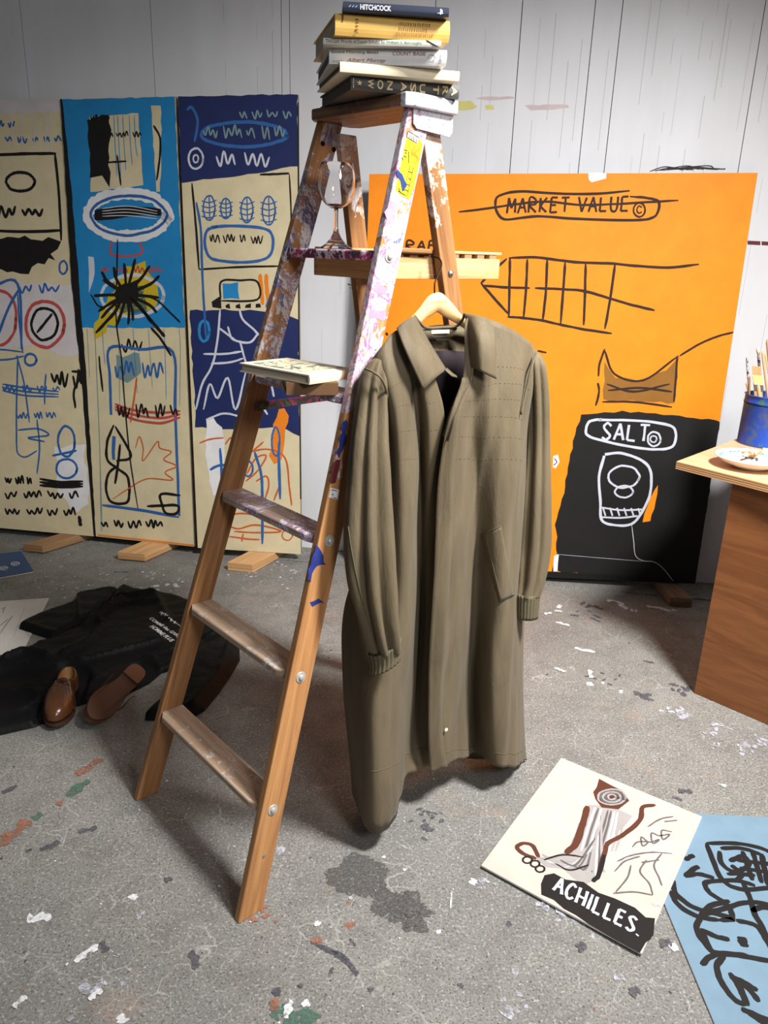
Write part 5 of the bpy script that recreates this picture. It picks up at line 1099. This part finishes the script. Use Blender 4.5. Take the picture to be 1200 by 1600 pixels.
# white printed lettering, following its own baseline direction
def floortext(text, a, b, up, z, hgt):
    A, B, U = fl(*a, z), fl(*b, z), fl(*up, z); mb = MB(); ex = B - A; ey = U - A; printed(mb, text, A, ex, ey - ex * ey.dot(ex) / ex.length_squared, ex.length, hgt, 0, True); return mb
for text, a, b, up, hgt in (('COMME des GAR\u00c7ONS', (231, 966), (290, 1004), (240, 955), .021), ('HOMME PLUS', (233, 978), (266, 1002), (242, 966), .021)):
    mb = floortext(text, a, b, up, .032, hgt); o = None
    # lay the letters on the cloth
    body_ = [c for c in gar.children if c.name.startswith('body')][0]
    from mathutils.bvhtree import BVHTree
    gl_ = V(gar.location); tree = BVHTree.FromPolygons([tuple(v.co + gl_) for v in body_.data.vertices], [tuple(p.vertices) for p in body_.data.polygons])
    for i, v in enumerate(mb.v):
        h = tree.ray_cast(V((v.x, v.y, 1)), V((0, 0, -1)))
        mb.v[i] = V((v.x, v.y, (h[0].z if h[0] else .03) + .0018))
    mb.build('printed_lettering', M['print_white'], body_, recalc=False)
mb = MB(); tp = Plane(V((0, 0, .032)), (1, 0, 0), (0, 1, 0))
for k in range(12):                                     # a first line too blurred to read
    u, v = 249 + k * 2.9, 957 + k * 1.8; j = random.uniform(-1, 1); ribbon(mb, tp, [(u, v + 1 + j), (u + 1.2, v - 1 - j), (u + 2.2, v + j)], .0055, 0, 1, .3, 3)
for i, v in enumerate(mb.v):
    h = tree.ray_cast(V((v.x, v.y, 1)), V((0, 0, -1))); mb.v[i] = V((v.x, v.y, (h[0].z if h[0] else .03) + .0018))
mb.build('blurred_lettering', M['print_white'], body_, recalc=False)

# ------------------------------------------------------------------ brown shoes
def shoe(name, label, mat4, group, lace_drop):
    root = thing(name, label, 'shoe', tuple(mat4.translation), group); T_ = mat4
    st = [(0.0, .010), (.006, .021), (.02, .029), (.045, .0325), (.085, .030), (.12, .031), (.155, .037), (.19, .0435), (.215, .0455), (.24, .043), (.262, .036), (.28, .0245), (.289, .013), (.293, .003)]
    side = crom([(x, y, 0) for x, y in st], 3)
    def outl(): return [V((p.x, p.y, 0)) for p in side] + [V((p.x, -p.y * .93, 0)) for p in reversed(side)]
    base = outl(); n = len(base)
    def rim(p):
        x = p.x; t = min(1, x / .293); xr = .006 + .128 * t ** .72; w = .030 * math.sqrt(max(0, 1 - (2 * min(1, max(0, (xr - .004) / .134)) - 1) ** 2)) * (1 if p.y >= 0 else -1)
        z = .060 - .014 * math.sin(math.pi * min(1, t * 1.25)) + .020 * t ** 1.5
        return V((xr, w * (.95 if abs(w) > 0 else 0), z))
    rows = []
    for k in range(13):
        f = k / 12; r = []
        for p in base:
            q = rim(p); e = f ** 1.9; zz = .020 + (q.z - .020) * (1 - (1 - f) ** 2.4); bul = 1 + .07 * math.sin(math.pi * min(1, f * 1.5)) * (1 - f)
            sp = .004 if p.x > .26 else 0
            v = V((p.x + (q.x - p.x) * e, p.y * bul + (q.y - p.y) * e, zz + sp * (1 - f)))
            if .17 < v.x < .215 and f > .4: v.z += .0016 * math.sin(v.x * 520)          # creases over the toes
            r.append(T_ @ v)
        rows.append(r)
    mb = MB(); mb.grid(rows, 0, close_u=True); up = mb.build('upper', M['leather'], root, smooth=True, solid=.0022)
    inner = []
    for k in range(7):
        f = k / 6; inner.append([T_ @ V(((rim(p).x * (1 - f) + (p.x * .62 + .02) * f), (rim(p).y * .93 * (1 - f) + p.y * .72 * f), rim(p).z * (1 - f) + .026 * f)) for p in base])
    mb = MB(); b0 = mb.grid(inner, 0, close_u=True); mb.face([b0 + 6 * n + k for k in range(n)]); mb.build('insole', M['insole'], root, smooth=True)
    mb = MB(); z = lambda x: .009 + (.009 if x < .085 else .009 * max(0, 1 - (x - .085) / .06)) + (.006 * max(0, (x - .24) / .05))
    lo = [T_ @ V((p.x * 1.01 + .001, p.y * 1.08, z(p.x) - .006)) for p in base]; hi = [T_ @ V((p.x * 1.01 + .001, p.y * 1.08, z(p.x) + .004)) for p in base]
    b0 = mb.grid([lo, hi], 0, close_u=True)
    for tri in tessellate_polygon([lo]): mb.face([b0 + t_ for t_ in tri])
    for tri in tessellate_polygon([hi]): mb.face([b0 + n + t_ for t_ in tri])
    sole = mb.build('sole', M['shoe_sole'], root)
    hb = [p for p in base if p.x < .074]; a = [T_ @ V((p.x + .001, p.y * 1.05, 0)) for p in hb]; c = [T_ @ V((p.x + .001, p.y * 1.07, .013)) for p in hb]
    mb = MB(); b0 = mb.grid([a, c], 0, close_u=True); m_ = len(hb); mb.face([b0 + k for k in range(m_)][::-1]); mb.face([b0 + m_ + k for k in range(m_)]); mb.build('heel', M['shoe_heel'], sole, bevel=.001)
    # tongue, facings and laces
    mb = MB(); mb.grid([[T_ @ V((.118 + .012 * i, (j - 2) * .0085, 0.081 - .0065 * i - .0012 * (j - 2) ** 2 + .003)) for j in range(5)] for i in range(5)]); mb.build('tongue', M['leather'], root, smooth=True, solid=.002)
    mb = MB()
    for i in range(3):
        x, zt = .134 + i * .013, .0795 - i * .0075
        mb.tube(crom([T_ @ V((x, -.021, zt - .009)), T_ @ V((x + .003, 0, zt + .0035)), T_ @ V((x, .021, zt - .009))], 5), .0016, 0, 6)
    for s in (1, -1):
        mb.tube(crom([T_ @ V(q) for q in ((.148, 0, .078), (.150, s * .016, .085), (.160, s * .034, .068), (.170, s * .043, .052), (.156, s * .030, .064), (.149, s * .008, .079))], 5), .0016, 0, 6)
        mb.tube(crom([T_ @ V(q) for q in [(.149, 0, .079), (.165, s * .022, .074)] + lace_drop[0 if s > 0 else 1]], 5), .0016, 0, 6)
    mb.build('laces', M['lace'], root, smooth=True)
    return root
def frame(toe, heel, upv):
    x = (toe - heel).normalized(); z = (upv - x * upv.dot(x)).normalized(); y = z.cross(x)
    return Matrix(((x.x, y.x, z.x, heel.x), (x.y, y.y, z.y, heel.y), (x.z, y.z, z.z, heel.z), (0, 0, 0, 1)))
toe, heel = fl(84, 1146, .012), fl(110, 1064, .013)
shoe('dress_shoe', 'brown leather lace-up shoe standing upright on the black coat', frame(toe, heel, V((0, 0, 1))), 'pair of brown shoes', [[(.185, .045, .055), (.215, .052, .03), (.232, .053, .022)], [(.175, -.044, .050), (.180, -.052, .020), (.17, -.054, .010)]])
toe, heel = fl(150, 1112, .072), fl(222, 1042, .082); ax = (toe - heel).normalized(); sn = V((-ax.y, ax.x, 0)).normalized(); sn = sn if sn.x > 0 else -sn
shoe('dress_shoe', 'brown leather shoe tipped over beside the ladder, showing its dark sole', frame(toe, heel, -(sn * .62 + V((0, 0, .78)))), 'pair of brown shoes', [[(.16, .046, .06), (.13, .050, .03), (.10, .052, .01)], [(.16, -.046, .05), (.12, -.048, .02), (.09, -.056, .03)]])

# ------------------------------------------------------------------ plywood table with can, brushes and ashtray plate
ZP = .811; TT = .026; ZTAB = ZP + TT
table = thing('plywood_table', 'plywood table with slab side at the right edge of the photo', 'table', tuple(fl(1084, 1083)))
C0 = fl(1057, 721, ZTAB); F1 = fl(1200, 757, ZTAB); B1 = fl(1150, 686, ZTAB)
e1 = (F1 - C0).normalized(); e2 = (B1 - C0).normalized()
Q = [C0, C0 + e1 * 1.1, C0 + e1 * 1.1 + e2 * .85, C0 + e2 * .85]
mb = MB()
for k in range(7):
    z0, z1 = -TT + TT * k / 7, -TT + TT * (k + 1) / 7; mb.hexa([p + V((0, 0, z0)) for p in Q] + [p + V((0, 0, z1)) for p in Q], 0, [1, 0, 1 + k % 2, 1 + k % 2, 1 + k % 2, 1 + k % 2])
mb.build('table_top', [M['ply_top'], M['pine'], M['ply_edge']], table, L=e1)
A = fl(1084, 1083); Bp = fl(1200, 1133); pd = (Bp - A).normalized(); pn = V((-pd.y, pd.x, 0)); pn = pn if pn.y > 0 else -pn
Q = [A, A + pd * .75, A + pd * .75 + pn * .024, A + pn * .024]
mb = MB(); mb.hexa([p for p in Q] + [p + V((0, 0, ZP)) for p in Q], 0); mb.build('side_panel', M['ply_face'], table, bevel=.0015, L=V((0, 0, 1)).lerp(pd, .999))
inn = e1.lerp(e2, .5).normalized()
# paint can
RC, HC = .098, .19
cl_ = fl(1151, 689, ZTAB); view = V((cl_.x, cl_.y, 0)).normalized(); side_ = V((view.y, -view.x, 0))
cc = V((cl_.x, cl_.y, ZTAB + .0005)) + side_ * RC + view * .01
can = thing('paint_can', 'blue paint-smeared metal can full of brushes on the plywood table', 'paint can', tuple(cc))
mb = MB(); mb.lathe(cc, [(.0001, 0), (RC, 0), (RC + .001, .004), (RC, .008), (RC, HC - .03), (RC + .0018, HC - .027), (RC, HC - .024), (RC, HC - .004), (RC + .004, HC), (RC - .002, HC + .001), (RC - .004, HC - .004), (RC - .003, .01), (.0001, .006)], 0, 56); mb.build('can_body', M['can'], can, smooth=True)
mb = MB(); mb.lathe(cc, [(RC + .0005, HC - .034), (RC + .0022, HC - .0325), (RC + .0005, HC - .031)], 0, 56); mb.build('rim_ring', M['dark_metal'], can, smooth=True)
def into_can(u, v, depth_in=.0, lean=(0, 0)):
    """top point of a stick at pixel u,v, standing in the can at the given offset from its axis along the view"""
    d = ray(u, v); y0 = cc + view * depth_in; t = (y0 - CAM).dot(view) / d.dot(view); return CAM + d * t
def stick(name, label, top, foot_off, r0, r1, m, extra=None):
    """foot_off: where it touches the can floor, across and along the view"""
    f = cc + side_ * foot_off[0] + view * foot_off[1] + V((0, 0, .012)); root = thing(name, label, 'paint brush' if name != 'wooden_stick' else 'stick', tuple(f), 'brushes and sticks in the blue can')
    mb = MB(); mb.tube([f, f.lerp(top, .5), f.lerp(top, .97), top], [r1, (r0 + r1) / 2, r0, r0 * .6], 0, 10); mb.build('handle', M[m], root, smooth=True)
    if extra: extra(root, f, top)
    return root
stick('paint_brush', 'thin dark paint-flecked brush handle, tallest at the left side of the can', into_can(1167, 559, -.02), (-.045, .0), .0042, .003, 'spatter')
stick('paint_brush', 'short pale brush handle leaning on the can\'s left rim', into_can(1166, 598, .01), (-.02, .03), .0035, .003, 'brush_wood')
def tip(root, f, top):
    d = (top - f).normalized(); mb = MB(); mb.tube([top - d * .004, top + d * .012, top + d * .022], [.005, .0075, .005], 0, 10); mb.build('bristles', M['ivory'], root, smooth=True)
stick('paint_brush', 'dark-flecked brush with cream bristle tip above the flat brush', into_can(1185, 552, .04), (.0, .03), .0055, .004, 'spatter', tip)
stick('wooden_stick', 'brown-ended pale stick just right of the cream-tipped brush', into_can(1191, 549, .05), (.03, .04), .0045, .004, 'brush_wood')
stick('wooden_stick', 'pinkish wooden stick near the right edge, behind the cream rod', into_can(1196, 552, .06), (.055, .03), .004, .004, 'hanger_wood')
stick('wooden_stick', 'thick cream rod cut by the right edge of the photo', into_can(1200, 530, -.03), (.045, -.02), .0085, .0085, 'brush_wood')
stick('wooden_stick', 'reddish thin stick in front, between dark handle and flat brush', into_can(1171, 588, -.05), (-.055, -.03), .004, .003, 'pine_dull')
def flat(root, f, top):
    d = (top - f).normalized(); s = side_
    mb = MB(); mb.box(top - d * .012, s * .0165, view * .005, d * .014); mb.build('ferrule', M['steel'], root, bevel=.002)
    mb = MB(); mb.hexa([top + s * a * .016 + view * b * .005 for a, b in ((-1, -1), (1, -1), (1, 1), (-1, 1))] + [top + d * .035 + s * a * .020 + view * b * .003 for a, b in ((-1, -1), (1, -1), (1, 1), (-1, 1))]); mb.build('bristles', M['bristle'], root, bevel=.002)
stick('paint_brush', 'wide flat brush with orange bristles upward in the middle of the can', into_can(1185, 601, -.055), (.0, -.05), .008, .006, 'brush_wood', flat)
f = cc + side_ * -.012 + view * .01 + V((0, 0, .012)); top = into_can(1182, 572, 0.0); d = (top - f).normalized()
ps = thing('paint_paddle', 'flat pale wooden paddle behind the orange-bristled brush', 'stick', tuple(f), 'brushes and sticks in the blue can')
mb = MB(); mb.box((f + top) / 2, side_ * .0155, view * .002, d * ((top - f).length / 2)); mb.build('blade', M['brush_wood'], ps, bevel=.001, L=d)
mb = MB(); mb.lathe(top - d * .045 - view * .0025, [(.0001, 0), (.0025, 0), (.0025, -.0005), (.0001, -.0006)], 0, 10, view); mb.build('nail_hole', M['black'], ps)
# plate used as an ashtray
pc = fl(1174, 717, ZTAB + .03); pc.z = ZTAB + .0005; RP = .118
plate = thing('plate', 'shallow cream dish with blue decorated rim heaped with cigarette ends', 'plate', tuple(pc))
pr = [(.0001, .004), (.05, .004), (.052, 0), (.056, 0), (.058, .005), (.09, .017), (.112, .031), (RP, .0365), (RP + .001, .038), (RP - .002, .039), (.110, .035), (.088, .0215), (.06, .0105), (.0001, .0095)]
mb = MB(); mb.lathe(pc, pr, 0, 64); mb.build('dish', M['ceramic'], plate, smooth=True)
mb = MB(); mb.lathe(pc, [(.092, .0246), (.105, .0331)], 0, 64)
for k in range(40):
    a = 2 * math.pi * k / 40; ctr = pc + V((math.cos(a) * .0985, math.sin(a) * .0985, .0297)); q = V((-math.sin(a), math.cos(a), 0)); o_ = V((math.cos(a), math.sin(a), .62)).normalized()
    if k % 5 < 3: mb.poly([ctr - q * .005 + o_ * .001, ctr + q * .005 + o_ * .001, ctr + q * .004 + o_ * .003, ctr - q * .004 + o_ * .003], 1)
mb.build('rim_decoration', [M['ceramic_blue'], M['deep_blue']], plate, recalc=False)
mb = MB()
rows = [[pc + V((math.cos(2 * math.pi * k / 36) * .074 * r, math.sin(2 * math.pi * k / 36) * .074 * r, .0185 + .012 * (1 - r * r) + .006 * MN.noise(V((math.cos(2 * math.pi * k / 36) * r * 5, math.sin(2 * math.pi * k / 36) * r * 5, 3))))) for k in range(36)] for r in (1.0, .85, .7, .55, .4, .25, .1, .001)]
mb.grid(rows, 0, close_u=True); ash = mb.build('ash', M['ash'], None, smooth=True, base=pc); tag(ash, 'heap of pale grey ash in the dish on the plywood table', 'ash'); ash['kind'] = 'stuff'
proto = None
for k in range(12):
    a = random.uniform(0, 6.28); r = random.uniform(.0, .058); c = pc + V((math.cos(a) * r, math.sin(a) * r, .037 + .012 * (1 - (r / .06) ** 2)))
    if proto is None:
        proto = thing('cigarette_butt', 'stubbed-out tan cigarette end lying in the dish of ash', 'cigarette end', (0, 0, 0), 'cigarette ends in the dish')
        mb = MB(); mb.tube([(-.019, 0, 0), (.004, 0, 0)], .0042, 0, 10); mb.build('filter', M['tobacco'], proto, smooth=False)
        mb = MB(); mb.tube([(.004, 0, 0), (.013, .001, .0005), (.018, .002, 0)], [.0041, .0036, .0026], 0, 10); mb.build('paper_end', M['cig_white'], proto, smooth=False)
        o = proto
    else:
        o = proto.copy(); COL.objects.link(o)
        for ch in proto.children:
            q = ch.copy(); COL.objects.link(q); q.parent = o
    o.location = c; o.rotation_euler = (0, random.uniform(-.45, .3), random.uniform(0, 6.28)); s_ = random.uniform(.9, 1.35); o.scale = (s_ * 1.2, s_, s_)
sc_ = fl(1196, 703, ZTAB); mb = MB(); mb.box(sc_ + side_ * .03 + V((0, 0, .0022)), side_ * .04, view * .016, (0, 0, .002))
tag(mb.build('paper_scrap', M['jacket_white'], None, base=sc_ + side_ * .03), 'small white paper packet lying on the table between can and dish', 'paper')
